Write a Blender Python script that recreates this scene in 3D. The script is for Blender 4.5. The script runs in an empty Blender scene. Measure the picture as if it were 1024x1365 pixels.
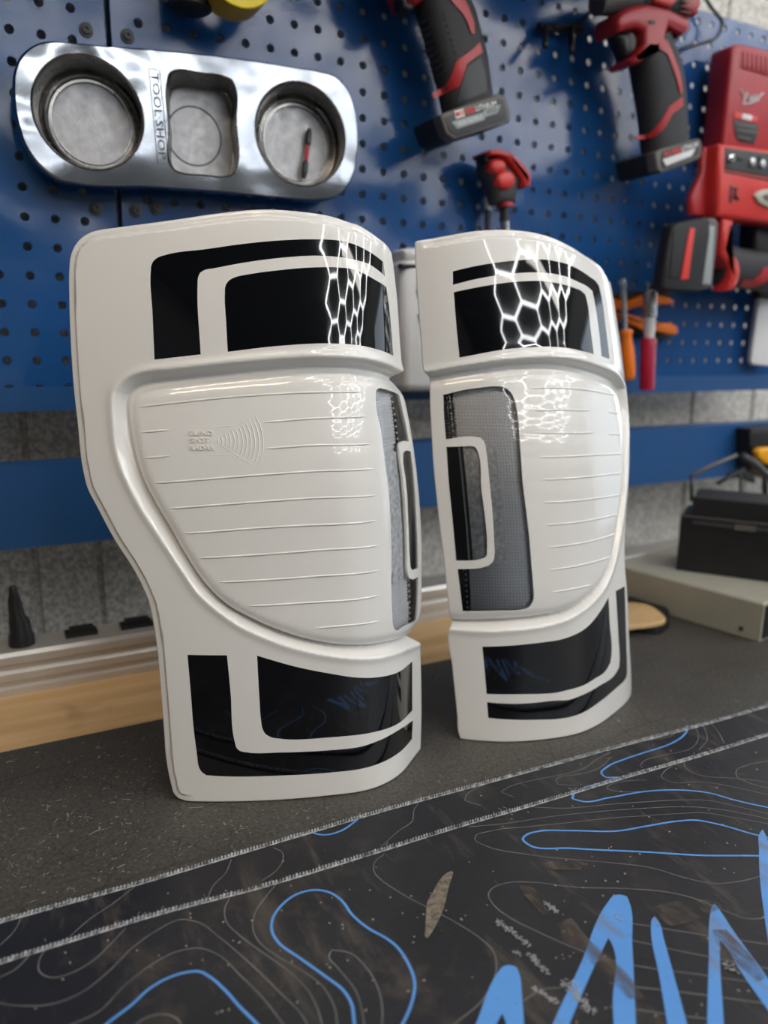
import bpy, bmesh, math, random, json
import numpy as np
from mathutils import Vector, Matrix
from mathutils.geometry import delaunay_2d_cdt
random.seed(4)
SC = bpy.context.scene
COL = SC.collection

# ---------------------------------------------------------------- camera
F_PX, YAW, PITCH, ROLL = 1036.88, .483181655, -.215575697, .00978185616
CAMZ, WALL_Y = .33, .806125
FW = np.array([math.sin(YAW)*math.cos(PITCH), math.cos(YAW)*math.cos(PITCH), math.sin(PITCH)])
_rt = np.array([math.cos(YAW), -math.sin(YAW), 0.]); _up = np.cross(_rt, FW)
RT = math.cos(ROLL)*_rt+math.sin(ROLL)*_up; UP = -math.sin(ROLL)*_rt+math.cos(ROLL)*_up
cd = bpy.data.cameras.new('camera'); cam = bpy.data.objects.new('camera', cd); COL.objects.link(cam)
cam.matrix_world = Matrix(((RT[0], UP[0], -FW[0], 0), (RT[1], UP[1], -FW[1], 0), (RT[2], UP[2], -FW[2], CAMZ), (0, 0, 0, 1)))
cd.sensor_fit = 'HORIZONTAL'; cd.sensor_width = 5.76; cd.lens = 5.76*F_PX/1024
cd.clip_start = .02
cd.dof.use_dof = True; cd.dof.focus_distance = .545; cd.dof.aperture_fstop = cd.lens/6.5
SC.camera = cam

# ---------------------------------------------------------------- world, light, exposure
w = bpy.data.worlds.new('world'); SC.world = w; w.use_nodes = True
bg = w.node_tree.nodes['Background']; bg.inputs[0].default_value = (.72, .84, 1, 1); bg.inputs[1].default_value = .5
SC.view_settings.view_transform = 'Standard'; SC.view_settings.look = 'None'
SC.view_settings.exposure = -.50; SC.view_settings.gamma = 1; SC.view_settings.use_curve_mapping = False
def area(name, loc, target, sx, sy, power, colr):
    l = bpy.data.lights.new(name, 'AREA'); l.shape = 'RECTANGLE'; l.size = sx; l.size_y = sy
    l.energy = power; l.color = colr
    o = bpy.data.objects.new(name, l); COL.objects.link(o); o.location = loc
    d = Vector(target)-Vector(loc); o.rotation_euler = d.to_track_quat('-Z', 'Y').to_euler(); return o
# added cool fill light in the doorway, right of the camera
area('door_fill', (4.3, -.15, .30), (0, -.15, .25), 1.6, 1.9, 12, (.80, .91, 1))
# added warm fill lights under the ceiling, besides the hexagon tubes
area('ceiling_fill', (-.55, -.45, 1.72), (.05, .3, 0), 1.0, .22, 15, (1, .83, .63))
area('ceiling_fill', (2.1, -1.9, 1.72), (2.0, -1.9, 0), .25, 1.8, 14, (1, .95, .88))
area('side_window', (1.9, .84, .50), (.9, .93, .40), .16, .8, 3, (.88, .94, 1))
HEX_STRENGTH = 39

# ---------------------------------------------------------------- materials
def ramp(nt, fac, stops):
    r = nt.nodes.new('ShaderNodeValToRGB'); e = r.color_ramp.elements
    while len(e) < len(stops): e.new(.5)
    for i, (p, c) in enumerate(stops):
        e[i].position = p; e[i].color = (*c, 1) if len(c) == 3 else c
    nt.links.new(fac, r.inputs[0]); return r.outputs[0]
def noise(nt, scale, detail=4, rough=.55, vec=None):
    n = nt.nodes.new('ShaderNodeTexNoise'); n.inputs['Scale'].default_value = scale
    n.inputs['Detail'].default_value = detail; n.inputs['Roughness'].default_value = rough
    if vec is None:
        tc = nt.nodes.new('ShaderNodeTexCoord'); vec = tc.outputs['Object']
    nt.links.new(vec, n.inputs['Vector']); return n.outputs['Fac']
def mapped(nt, scale=(1, 1, 1), rot=(0, 0, 0)):
    tc = nt.nodes.new('ShaderNodeTexCoord'); m = nt.nodes.new('ShaderNodeMapping')
    m.inputs['Scale'].default_value = scale; m.inputs['Rotation'].default_value = rot
    nt.links.new(tc.outputs['Object'], m.inputs[0]); return m.outputs[0]
def mat(name, col, rough=.5, metal=0, coat=0, coatr=.05, spec=.5, var=0, vscale=30, bump=0, bscale=200, rvar=0):
    m = bpy.data.materials.new(name); m.use_nodes = True; nt = m.node_tree; b = nt.nodes['Principled BSDF']
    b.inputs['Base Color'].default_value = (*col, 1); b.inputs['Roughness'].default_value = rough
    b.inputs['Metallic'].default_value = metal; b.inputs['Coat Weight'].default_value = coat
    b.inputs['Coat Roughness'].default_value = coatr; b.inputs['Specular IOR Level'].default_value = spec
    n = noise(nt, vscale)
    v = max(var, .02)
    c = ramp(nt, n, [(.3, tuple(x*(1-v) for x in col)), (.7, tuple(min(1, x*(1+v)) for x in col))])
    nt.links.new(c, b.inputs['Base Color'])
    if rvar:
        n2 = noise(nt, vscale*.7); mr = nt.nodes.new('ShaderNodeMapRange')
        mr.inputs[3].default_value = rough*(1-rvar); mr.inputs[4].default_value = rough*(1+rvar)
        mr.inputs[1].default_value = .3; mr.inputs[2].default_value = .7
        nt.links.new(n2, mr.inputs[0]); nt.links.new(mr.outputs[0], b.inputs['Roughness'])
    if bump:
        bn = nt.nodes.new('ShaderNodeBump'); bn.inputs['Strength'].default_value = bump; bn.inputs['Distance'].default_value = .001
        nt.links.new(noise(nt, bscale), bn.inputs['Height']); nt.links.new(bn.outputs[0], b.inputs['Normal'])
    return m
def emis(name, col, s):
    m = bpy.data.materials.new(name); m.use_nodes = True; nt = m.node_tree
    b = nt.nodes['Principled BSDF']; b.inputs['Base Color'].default_value = (0, 0, 0, 1)
    b.inputs['Emission Color'].default_value = (*col, 1); b.inputs['Emission Strength'].default_value = s
    return m
def lk(nt, a, b): nt.links.new(a, b)
def mixc(nt, fac, a, b):
    m = nt.nodes.new('ShaderNodeMix'); m.data_type = 'RGBA'
    lk(nt, fac, m.inputs[0])
    for k, v in ((6, a), (7, b)):
        if isinstance(v, tuple): m.inputs[k].default_value = (*v, 1)
        else: lk(nt, v, m.inputs[k])
    return m.outputs[2]

WHITE = mat('white_paint', (.80, .785, .755), .32, coat=1, coatr=.02, var=.005, vscale=8)
SMOKED = mat('smoked_lens', (.0022, .0025, .004), .04, coat=1, coatr=.01, spec=.5)
HOUSING = mat('housing_plastic', (.05, .05, .055), .5)
RUBBER = mat('black_plastic', (.012, .012, .014), .45, var=.2)
RUBBER2 = mat('matt_black', (.008, .008, .01), .6)
GRIP = mat('grip_rubber', (.022, .023, .026), .62, bump=.3, bscale=400)
GREYP = mat('grey_plastic', (.11, .105, .098), .5, bump=.15, bscale=600)
DGREY = mat('dark_grey_plastic', (.04, .042, .046), .5)
RED = mat('red_plastic', (.42, .022, .03), .38, var=.05)
REDB = mat('bright_red_plastic', (.62, .035, .03), .35, var=.05)
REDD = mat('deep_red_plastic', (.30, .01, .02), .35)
ORANGE = mat('orange_plastic', (.90, .20, .008), .4)
YELLOW = mat('yellow_tape', (.50, .34, .01), .4)
YELLOWS = mat('yellow_tape_side', (.85, .64, .03), .5)
WHITEP = mat('white_print', (.75, .76, .76), .5)
GREYPR = mat('grey_print', (.30, .34, .35), .5)
REDPR = mat('red_print', (.7, .04, .03), .5)
STEEL = mat('steel', (.55, .55, .56), .28, metal=1, var=.1, rvar=.3)
CHROME = mat('chrome', (.75, .75, .76), .15, metal=1)
BEIGE = mat('beige_enamel', (.40, .385, .31), .5, var=.04)
WHITEPL = mat('white_plastic', (.72, .73, .74), .4, var=.02)
TEAL = mat('teal_print', (.16, .30, .36), .5)
GREYBLUE = mat('grey_print_dark', (.16, .19, .21), .5)

def m_aluminium():
    m = mat('polished_aluminium', (.27, .29, .32), .10, metal=1, var=.06, vscale=14, rvar=.5)
    nt = m.node_tree; b = nt.nodes['Principled BSDF']
    bn = nt.nodes.new('ShaderNodeBump'); bn.inputs['Strength'].default_value = .5; bn.inputs['Distance'].default_value = .008
    lk(nt, noise(nt, 11, 1.5), bn.inputs['Height']); lk(nt, bn.outputs[0], b.inputs['Normal']); return m
ALU = m_aluminium()
CUPM = mat('cup_steel', (.33, .32, .31), .28, metal=1, var=.15, vscale=40, rvar=.3)
CUPF = mat('cup_floor_satin', (.40, .40, .41), .5, metal=.7, var=.14, vscale=120, bump=.2, bscale=500, rvar=.2)
ETCH = mat('etched_mark', (.045, .045, .05), .6)

def m_board():
    m = bpy.data.materials.new('blue_enamel'); m.use_nodes = True; nt = m.node_tree; b = nt.nodes['Principled BSDF']
    c = ramp(nt, noise(nt, 9), [(.3, (.012, .072, .235)), (.7, (.015, .085, .27))])
    sp = ramp(nt, noise(nt, 330, 3), [(.74, (0, 0, 0)), (.78, (1, 1, 1))])
    lk(nt, mixc(nt, sp, c, (.05, .13, .33)), b.inputs['Base Color'])
    b.inputs['Roughness'].default_value = .15
    b1 = nt.nodes.new('ShaderNodeBump'); b1.inputs['Strength'].default_value = .6; b1.inputs['Distance'].default_value = .014
    lk(nt, noise(nt, 8, 1.5), b1.inputs['Height'])
    b2 = nt.nodes.new('ShaderNodeBump'); b2.inputs['Strength'].default_value = .12; b2.inputs['Distance'].default_value = .0006
    lk(nt, noise(nt, 420, 2), b2.inputs['Height']); lk(nt, b1.outputs[0], b2.inputs['Normal'])
    lk(nt, b2.outputs[0], b.inputs['Normal']); return m
BLUE = m_board()
BLUE2 = mat('blue_rail_enamel', (.014, .082, .245), .4, var=.05, vscale=12, bump=.1)

def m_mat(kind):
    m = bpy.data.materials.new(kind); m.use_nodes = True; nt = m.node_tree; b = nt.nodes['Principled BSDF']
    if kind == 'bare_rubber':
        base = ramp(nt, noise(nt, 7, 5, .6), [(.3, (.065, .060, .052)), (.7, (.11, .101, .087))])
        fine = ramp(nt, noise(nt, 330, 4, .75), [(.36, (.22, .22, .22)), (.66, (1.15, 1.15, 1.15))])
        mm = nt.nodes.new('ShaderNodeMix'); mm.data_type = 'RGBA'; mm.blend_type = 'MULTIPLY'; mm.inputs[0].default_value = .8
        lk(nt, base, mm.inputs[6]); lk(nt, fine, mm.inputs[7]); c = mm.outputs[2]
        # dark knife scores
        for rot, sc in ((.5, 26), (-.7, 21), (1.5, 18)):
            w_ = nt.nodes.new('ShaderNodeTexWave'); w_.inputs['Scale'].default_value = sc*.35; w_.inputs['Distortion'].default_value = 7
            w_.inputs['Detail'].default_value = 2; w_.inputs['Detail Scale'].default_value = .6
            lk(nt, mapped(nt, (1, 1, 1), (0, 0, rot)), w_.inputs['Vector'])
            f = ramp(nt, w_.outputs['Fac'], [(.0, (.45, .45, .45)), (.007, (0, 0, 0))])
            f0 = nt.nodes.new('ShaderNodeMath'); f0.operation = 'MULTIPLY'; lk(nt, f, f0.inputs[0]); lk(nt, ramp(nt, noise(nt, 9, 2), [(.45, (0, 0, 0)), (.6, (1, 1, 1))]), f0.inputs[1]); f = f0.outputs[0]
            c = mixc(nt, f, c, (.010, .009, .009))
        # lint and shavings
        for rot, sc, th, stretch in ((.4, 120, .10, (1, 4, 1)), (-.9, 95, .085, (1, 5, 1)), (1.4, 150, .10, (1, 3.5, 1)), (0, 210, .10, (1, 1, 1))):
            v = nt.nodes.new('ShaderNodeTexVoronoi'); v.inputs['Scale'].default_value = sc
            lk(nt, mapped(nt, tuple(1/x for x in stretch), (0, 0, rot)), v.inputs['Vector'])
            f = ramp(nt, v.outputs['Distance'], [(th*.4, (1, 1, 1)), (th, (0, 0, 0))])
            k = ramp(nt, noise(nt, 22, 2), [(.45, (0, 0, 0)), (.62, (.9, .9, .9))])
            k2 = nt.nodes.new('ShaderNodeMath'); k2.operation = 'MULTIPLY'; lk(nt, f, k2.inputs[0]); lk(nt, k, k2.inputs[1])
            c = mixc(nt, k2.outputs[0], c, (.30, .27, .22))
        b.inputs['Roughness'].default_value = .55
        bs, bd = 420, .35
    else:
        c = ramp(nt, noise(nt, 11, 5, .6), [(.3, (.0095, .010, .0135)), (.7, (.019, .0198, .0245))])
        d = ramp(nt, noise(nt, 34, 7, .68), [(.52, (0, 0, 0)), (.68, (.7, .7, .7))])
        d2 = ramp(nt, noise(nt, 5, 3), [(.42, (0, 0, 0)), (.62, (1, 1, 1))])
        k2 = nt.nodes.new('ShaderNodeMath'); k2.operation = 'MULTIPLY'; lk(nt, d, k2.inputs[0]); lk(nt, d2, k2.inputs[1])
        c = mixc(nt, k2.outputs[0], c, (.085, .068, .052))
        for rot, sc, st in ((.9, 20, 6), (.9, 44, 5), (-.4, 38, 4)):
            nn = nt.nodes.new('ShaderNodeTexNoise'); nn.inputs['Scale'].default_value = sc; nn.inputs['Detail'].default_value = 5
            nn.inputs['Roughness'].default_value = .7
            lk(nt, mapped(nt, (1, 1/st, 1), (0, 0, rot)), nn.inputs['Vector'])
            f = ramp(nt, nn.outputs['Fac'], [(.585, (0, 0, 0)), (.70, (.5, .5, .5))])
            c = mixc(nt, f, c, (.12, .10, .08))
        v = nt.nodes.new('ShaderNodeTexVoronoi'); v.inputs['Scale'].default_value = 75
        lk(nt, mapped(nt), v.inputs['Vector'])
        f = ramp(nt, v.outputs['Distance'], [(.03, (1, 1, 1)), (.07, (0, 0, 0))])
        c = mixc(nt, f, c, (.35, .32, .27))
        b.inputs['Roughness'].default_value = .42
        bs, bd = 300, .2
    lk(nt, c, b.inputs['Base Color'])
    bn = nt.nodes.new('ShaderNodeBump'); bn.inputs['Strength'].default_value = bd; bn.inputs['Distance'].default_value = .0008
    lk(nt, noise(nt, bs, 4), bn.inputs['Height']); lk(nt, bn.outputs[0], b.inputs['Normal'])
    return m
BARE = m_mat('bare_rubber'); PRINTED = m_mat('printed_fabric')
INKB = mat('blue_ink', (.10, .31, .73), .5, var=.08, vscale=40)
INKG = mat('grey_ink', (.17, .17, .17), .5, var=.3, vscale=60)
def m_ink_worn():
    m = bpy.data.materials.new('blue_ink_worn'); m.use_nodes = True; nt = m.node_tree; b = nt.nodes['Principled BSDF']
    c = ramp(nt, noise(nt, 9, 3), [(.3, (.095, .30, .72)), (.7, (.11, .33, .76))])
    nn = nt.nodes.new('ShaderNodeTexNoise'); nn.inputs['Scale'].default_value = 24; nn.inputs['Detail'].default_value = 6; nn.inputs['Roughness'].default_value = .68
    lk(nt, mapped(nt, (1, .22, 1), (0, 0, .85)), nn.inputs['Vector'])
    f = ramp(nt, nn.outputs['Fac'], [(.50, (0, 0, 0)), (.60, (.75, .75, .75))])
    c = mixc(nt, f, c, (.20, .19, .20))
    n3 = ramp(nt, noise(nt, 170, 5, .7), [(.66, (0, 0, 0)), (.72, (.8, .8, .8))])
    c = mixc(nt, n3, c, (.06, .06, .08))
    lk(nt, c, b.inputs['Base Color']); b.inputs['Roughness'].default_value = .45; return m
INKW = m_ink_worn()
THREAD = mat('stitch_thread', (.27, .28, .29), .45, var=.85, vscale=260)
KHAKI = mat('dried_glue', (.17, .145, .11), .8, var=.5, vscale=300, bump=.6, bscale=500)

def m_smear():
    m = bpy.data.materials.new('dirt_smear'); m.use_nodes = True; nt = m.node_tree; b = nt.nodes['Principled BSDF']
    b.inputs['Base Color'].default_value = (.13, .105, .085, 1); b.inputs['Roughness'].default_value = .8
    nn = nt.nodes.new('ShaderNodeTexNoise'); nn.inputs['Scale'].default_value = 70; nn.inputs['Detail'].default_value = 6; nn.inputs['Roughness'].default_value = .7
    lk(nt, mapped(nt, (1, .35, 1), (0, 0, .9)), nn.inputs['Vector'])
    lk(nt, ramp(nt, nn.outputs['Fac'], [(.42, (0, 0, 0)), (.62, (.62, .62, .62))]), b.inputs['Alpha']); return m
SMEAR = m_smear()
def m_wood():
    m = bpy.data.materials.new('plywood'); m.use_nodes = True; nt = m.node_tree; b = nt.nodes['Principled BSDF']
    n = nt.nodes.new('ShaderNodeTexNoise'); n.inputs['Scale'].default_value = 6; n.inputs['Detail'].default_value = 6
    lk(nt, mapped(nt, (.7, 9, 6)), n.inputs['Vector'])
    c = ramp(nt, n.outputs['Fac'], [(.3, (.58, .35, .15)), (.6, (.72, .48, .24)), (.75, (.60, .37, .17))])
    k = ramp(nt, noise(nt, 12, 3), [(.62, (0, 0, 0)), (.74, (.7, .7, .7))])
    lk(nt, mixc(nt, k, c, (.28, .15, .06)), b.inputs['Base Color']); b.inputs['Roughness'].default_value = .6; return m
WOOD = m_wood()
def m_wall():
    m = bpy.data.materials.new('wall_sheet'); m.use_nodes = True; nt = m.node_tree; b = nt.nodes['Principled BSDF']
    c = ramp(nt, noise(nt, 3, 3), [(.3, (.80, .76, .68)), (.7, (.88, .85, .78))])
    f = ramp(nt, noise(nt, 230, 4, .7), [(.42, (.75, .75, .75)), (.60, (0, 0, 0))])
    lk(nt, mixc(nt, f, c, (.26, .24, .21)), b.inputs['Base Color']); b.inputs['Roughness'].default_value = .6
    bn = nt.nodes.new('ShaderNodeBump'); bn.inputs['Strength'].default_value = .4; bn.inputs['Distance'].default_value = .002
    lk(nt, noise(nt, 160), bn.inputs['Height']); lk(nt, bn.outputs[0], b.inputs['Normal']); return m
WALLM = m_wall()
CONC = mat('grey_floor_paint', (.42, .45, .48), .5, var=.15, vscale=3)
CEILM = mat('white_ceiling', (.11, .108, .10), .8)
ROOMW = mat('room_wall_paint', (.10, .098, .092), .8)
PANELM = mat('pale_wall_panel', (.50, .53, .56), .7, var=.06, vscale=1.5)
SHADEM = mat('dark_wood_stain', (.14, .10, .07), .6)
LEDM = emis('led_tube', (.96, .98, 1), HEX_STRENGTH)
GLASSM = bpy.data.materials.new('clear_lens'); GLASSM.use_nodes = True
_nt = GLASSM.node_tree; _nt.nodes.clear()
_o = _nt.nodes.new('ShaderNodeOutputMaterial'); _mx = _nt.nodes.new('ShaderNodeMixShader'); _tr = _nt.nodes.new('ShaderNodeBsdfTransparent')
_gl = _nt.nodes.new('ShaderNodeBsdfGlossy'); _gl.inputs['Roughness'].default_value = .02; _fr = _nt.nodes.new('ShaderNodeFresnel')
_tr.inputs[0].default_value = (.93, .94, .95, 1)
lk(_nt, _fr.outputs[0], _mx.inputs[0]); lk(_nt, _tr.outputs[0], _mx.inputs[1]); lk(_nt, _gl.outputs[0], _mx.inputs[2]); lk(_nt, _mx.outputs[0], _o.inputs[0])
PRISM = mat('lens_prism', (.82, .825, .84), .3, metal=.1, spec=.8)
PRISMD = mat('dark_reflector', (.02, .02, .024), .2, coat=.5)
SILVER = mat('silver_reflector', (.75, .76, .78), .35, metal=.1, var=.35, vscale=260)
BEAD = mat('led_bead', (.7, .66, .58), .3)

# ---------------------------------------------------------------- helpers
def atY(x, y, Y):
    d = (x-512)/F_PX*RT-(y-682.5)/F_PX*UP+FW
    return np.array([0, 0, CAMZ])+d*(Y/d[1])
def atZ(x, y, z):
    d = (x-512)/F_PX*RT-(y-682.5)/F_PX*UP+FW
    return np.array([0, 0, CAMZ])+d*((z-CAMZ)/d[2])
def setp(o, label=None, cat=None, group=None, kind=None):
    if label: o['label'] = label
    if cat: o['category'] = cat
    if group: o['group'] = group
    if kind: o['kind'] = kind
    return o
def thing(name, loc, label, cat, group=None, kind=None):
    o = bpy.data.objects.new(name, None); COL.objects.link(o); o.location = loc; o.empty_display_size = .02
    bpy.context.view_layer.update() if False else None
    return setp(o, label, cat, group, kind)
def mesh(name, verts, faces, m, parent=None, smooth=False, label=None, kind=None, auto=None):
    """verts in world space; stored relative to the parent root's location"""
    V = np.asarray(verts, float)
    off = np.zeros(3); p = parent
    while p is not None:
        off += np.array(p.location); p = p.parent
    me = bpy.data.meshes.new(name)
    if parent is None:
        c = np.array([V[:, 0].mean(), V[:, 1].mean(), V[:, 2].min()]); off = c
    me.from_pydata((V-off).tolist(), [], [tuple(int(i) for i in f) for f in faces]); me.update()
    o = bpy.data.objects.new(name, me); COL.objects.link(o)
    if parent is not None: o.parent = parent
    else: o.location = off
    me.materials.append(m)
    if smooth or auto:
        me.polygons.foreach_set('use_smooth', [True]*len(me.polygons))
    if auto:
        me.set_sharp_from_angle(angle=auto)
    if label: o['label'] = label
    if kind: o['kind'] = kind
    return o
class MB:
    def __init__(s): s.v = []; s.f = []
    def add(s, v, f):
        n = len(s.v); s.v += [tuple(map(float, p)) for p in v]; s.f += [tuple(i+n for i in q) for q in f]; return s
    def box(s, a, b):
        (x0, y0, z0), (x1, y1, z1) = a, b
        v = [(x, y, z) for z in (z0, z1) for y in (y0, y1) for x in (x0, x1)]
        return s.add(v, [(0, 2, 3, 1), (4, 5, 7, 6), (0, 1, 5, 4), (2, 6, 7, 3), (0, 4, 6, 2), (1, 3, 7, 5)])
    def obox(s, c, ax, ay, az):
        """oriented box: centre and three half axes"""
        c, ax, ay, az = map(lambda t: np.array(t, float), (c, ax, ay, az))
        v = [c+i*ax+j*ay+k*az for k in (-1, 1) for j in (-1, 1) for i in (-1, 1)]
        return s.add(v, [(0, 2, 3, 1), (4, 5, 7, 6), (0, 1, 5, 4), (2, 6, 7, 3), (0, 4, 6, 2), (1, 3, 7, 5)])
    def tube(s, pts, r, n=8, cap=True):
        pts = [np.array(p, float) for p in pts]; rs = r if hasattr(r, '__len__') else [r]*len(pts)
        rings = []; ref = None
        for i, p in enumerate(pts):
            t = pts[min(i+1, len(pts)-1)]-pts[max(i-1, 0)]; t /= np.linalg.norm(t)+1e-12
            if ref is None: ref = np.cross(t, [0, 0, 1.]) if abs(t[2]) < .9 else np.cross(t, [0, 1., 0])
            a = ref-t*np.dot(ref, t); a /= np.linalg.norm(a)+1e-12; ref = a; b = np.cross(t, a)
            rings.append([p+rs[i]*(math.cos(2*math.pi*k/n)*a+math.sin(2*math.pi*k/n)*b) for k in range(n)])
        v = [q for R_ in rings for q in R_]; f = []
        for i in range(len(pts)-1):
            for k in range(n):
                f.append((i*n+k, i*n+(k+1) % n, (i+1)*n+(k+1) % n, (i+1)*n+k))
        if cap: f += [tuple(reversed(range(n))), tuple(range((len(pts)-1)*n, len(pts)*n))]
        return s.add(v, f)
    def rings(s, rings, cap0=True, cap1=True):
        n = len(rings[0]); v = [q for R_ in rings for q in R_]; f = []
        for i in range(len(rings)-1):
            for k in range(n):
                f.append((i*n+k, i*n+(k+1) % n, (i+1)*n+(k+1) % n, (i+1)*n+k))
        if cap0: f.append(tuple(reversed(range(n))))
        if cap1: f.append(tuple(range((len(rings)-1)*n, len(rings)*n)))
        return s.add(v, f)
    def build(s, name, m, parent=None, **k):
        o = mesh(name, s.v, s.f, m, parent, **k)
        bm = bmesh.new(); bm.from_mesh(o.data); bmesh.ops.recalc_face_normals(bm, faces=bm.faces); bm.to_mesh(o.data); bm.free()
        if k.get('auto'): o.data.set_sharp_from_angle(angle=k['auto'])
        return o
def smooth_poly(P, closed=True, step=.002, corner=38):
    """Catmull-Rom through the points, corners sharper than `corner` degrees stay sharp"""
    P = [np.array(p, float) for p in P]; n = len(P); out = []
    def ang(i):
        a, b, c = P[(i-1) % n], P[i], P[(i+1) % n]
        u, v = b-a, c-b; cs = np.dot(u, v)/(np.linalg.norm(u)*np.linalg.norm(v)+1e-12)
        return math.degrees(math.acos(max(-1, min(1, cs))))
    sharp = [ang(i) > corner for i in range(n)]
    if not closed: sharp[0] = sharp[-1] = True
    for i in range(n if closed else n-1):
        p1, p2 = P[i], P[(i+1) % n]; p0, p3 = P[(i-1) % n], P[(i+2) % n]
        L_ = np.linalg.norm(p2-p1)
        def tan(a, b, c):
            la, lb = np.linalg.norm(b-a)+1e-9, np.linalg.norm(c-b)+1e-9
            return ((b-a)/la*lb+(c-b)/lb*la)/(la+lb)*L_
        t1 = (p2-p1) if sharp[i] else tan(p0, p1, p2)
        t2 = (p2-p1) if sharp[(i+1) % n] else tan(p1, p2, p3)
        k = max(1, int(math.ceil(L_/step)))
        for j in range(k):
            u = j/k; h1 = 2*u**3-3*u*u+1; h2 = u**3-2*u*u+u; h3 = -2*u**3+3*u*u; h4 = u**3-u*u
            out.append(h1*p1+h2*t1+h3*p2+h4*t2)
    if not closed: out.append(P[-1])
    return np.array(out)
def inside(poly, Q):
    x, y = Q[:, 0], Q[:, 1]; r = np.zeros(len(Q), bool); n = len(poly)
    for i in range(n):
        x1, y1 = poly[i]; x2, y2 = poly[(i+1) % n]
        if y1 == y2: continue
        c = ((y1 > y) != (y2 > y)) & (x < (x2-x1)*(y-y1)/(y2-y1)+x1); r ^= c
    return r
def pdist(line, Q, closed=False):
    a = line if closed else line[:-1]; b = np.roll(line, -1, 0) if closed else line[1:]
    d = np.full(len(Q), 9.)
    for p, q in zip(a, b):
        v = q-p; L2 = (v**2).sum()+1e-14
        t = np.clip(((Q-p)@v)/L2, 0, 1); e = Q-p-t[:, None]*v
        d = np.minimum(d, np.sqrt((e**2).sum(1)))
    return d
def pcut(line, Q, cut, closed=False):
    """distance to a line, exact only where it is below `cut`"""
    r = np.full(len(Q), 9.); k = max(1, int(.008/max(1e-6, np.linalg.norm(np.diff(line, axis=0), axis=1).mean())))
    c = np.zeros(len(Q), bool); sub = line[::k]
    for i in range(0, len(Q), 8000):
        q = Q[i:i+8000]; c[i:i+8000] = ((q[:, None, 0]-sub[None, :, 0])**2+(q[:, None, 1]-sub[None, :, 1])**2).min(1) < (cut+.03)**2
    if c.any(): r[c] = pdist(line, Q[c], closed)
    return r
def cdt(loops, pts):
    """triangulate: loops = list of closed 2D loops (constraints), pts = free points; returns verts, tris"""
    V = []; E = []
    for L_ in loops:
        n0 = len(V); V += [Vector((float(p[0])*100, float(p[1])*100)) for p in L_]; n = len(L_)
        E += [(n0+i, n0+(i+1) % n) for i in range(n)]
    V += [Vector((float(p[0])*100, float(p[1])*100)) for p in pts]
    r = delaunay_2d_cdt(V, E, [], 0, 1e-6)
    v = np.array([(p[0]/100, p[1]/100) for p in r[0]]); t = np.array([f for f in r[2] if len(f) == 3])
    return v, t
def ss(x): x = np.clip(x, 0, 1); return x*x*(3-2*x)
def plate(outline, yf, th, r, name, m, parent=None, holes=None, **k):
    """rounded slab parallel to the wall: outline = list of (X,Z), front at yf, thickness th, edge radius r"""
    P = np.array(outline, float); A_ = 0
    for i in range(len(P)): A_ += P[i-1][0]*P[i][1]-P[i][0]*P[i-1][1]
    if A_ < 0: P = P[::-1]
    def off(d):
        out = []; n = len(P)
        for i in range(n):
            e1 = P[i]-P[i-1]; e2 = P[(i+1) % n]-P[i]; e1 /= np.linalg.norm(e1)+1e-12; e2 /= np.linalg.norm(e2)+1e-12
            n1 = np.array([-e1[1], e1[0]]); n2 = np.array([-e2[1], e2[0]]); nn = n1+n2; nn /= np.linalg.norm(nn)+1e-12
            out.append(P[i]+nn*d/max(.5, np.dot(nn, n1)))
        return np.array(out)
    r = min(r, th*.49); mb = MB(); R_ = []
    for q in (90, 60, 30, 0):
        a = math.radians(q); o = off(r*(1-math.cos(a))); R_.append([(p[0], yf+r*(1-math.sin(a)), p[1]) for p in o])
    for q in (0, 30, 60, 90):
        a = math.radians(q); o = off(r*(1-math.cos(a))); R_.append([(p[0], yf+th-r*(1-math.sin(a)), p[1]) for p in o])
    mb.rings(R_); k.setdefault('auto', .7)
    return mb.build(name, m, parent, **k)
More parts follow.
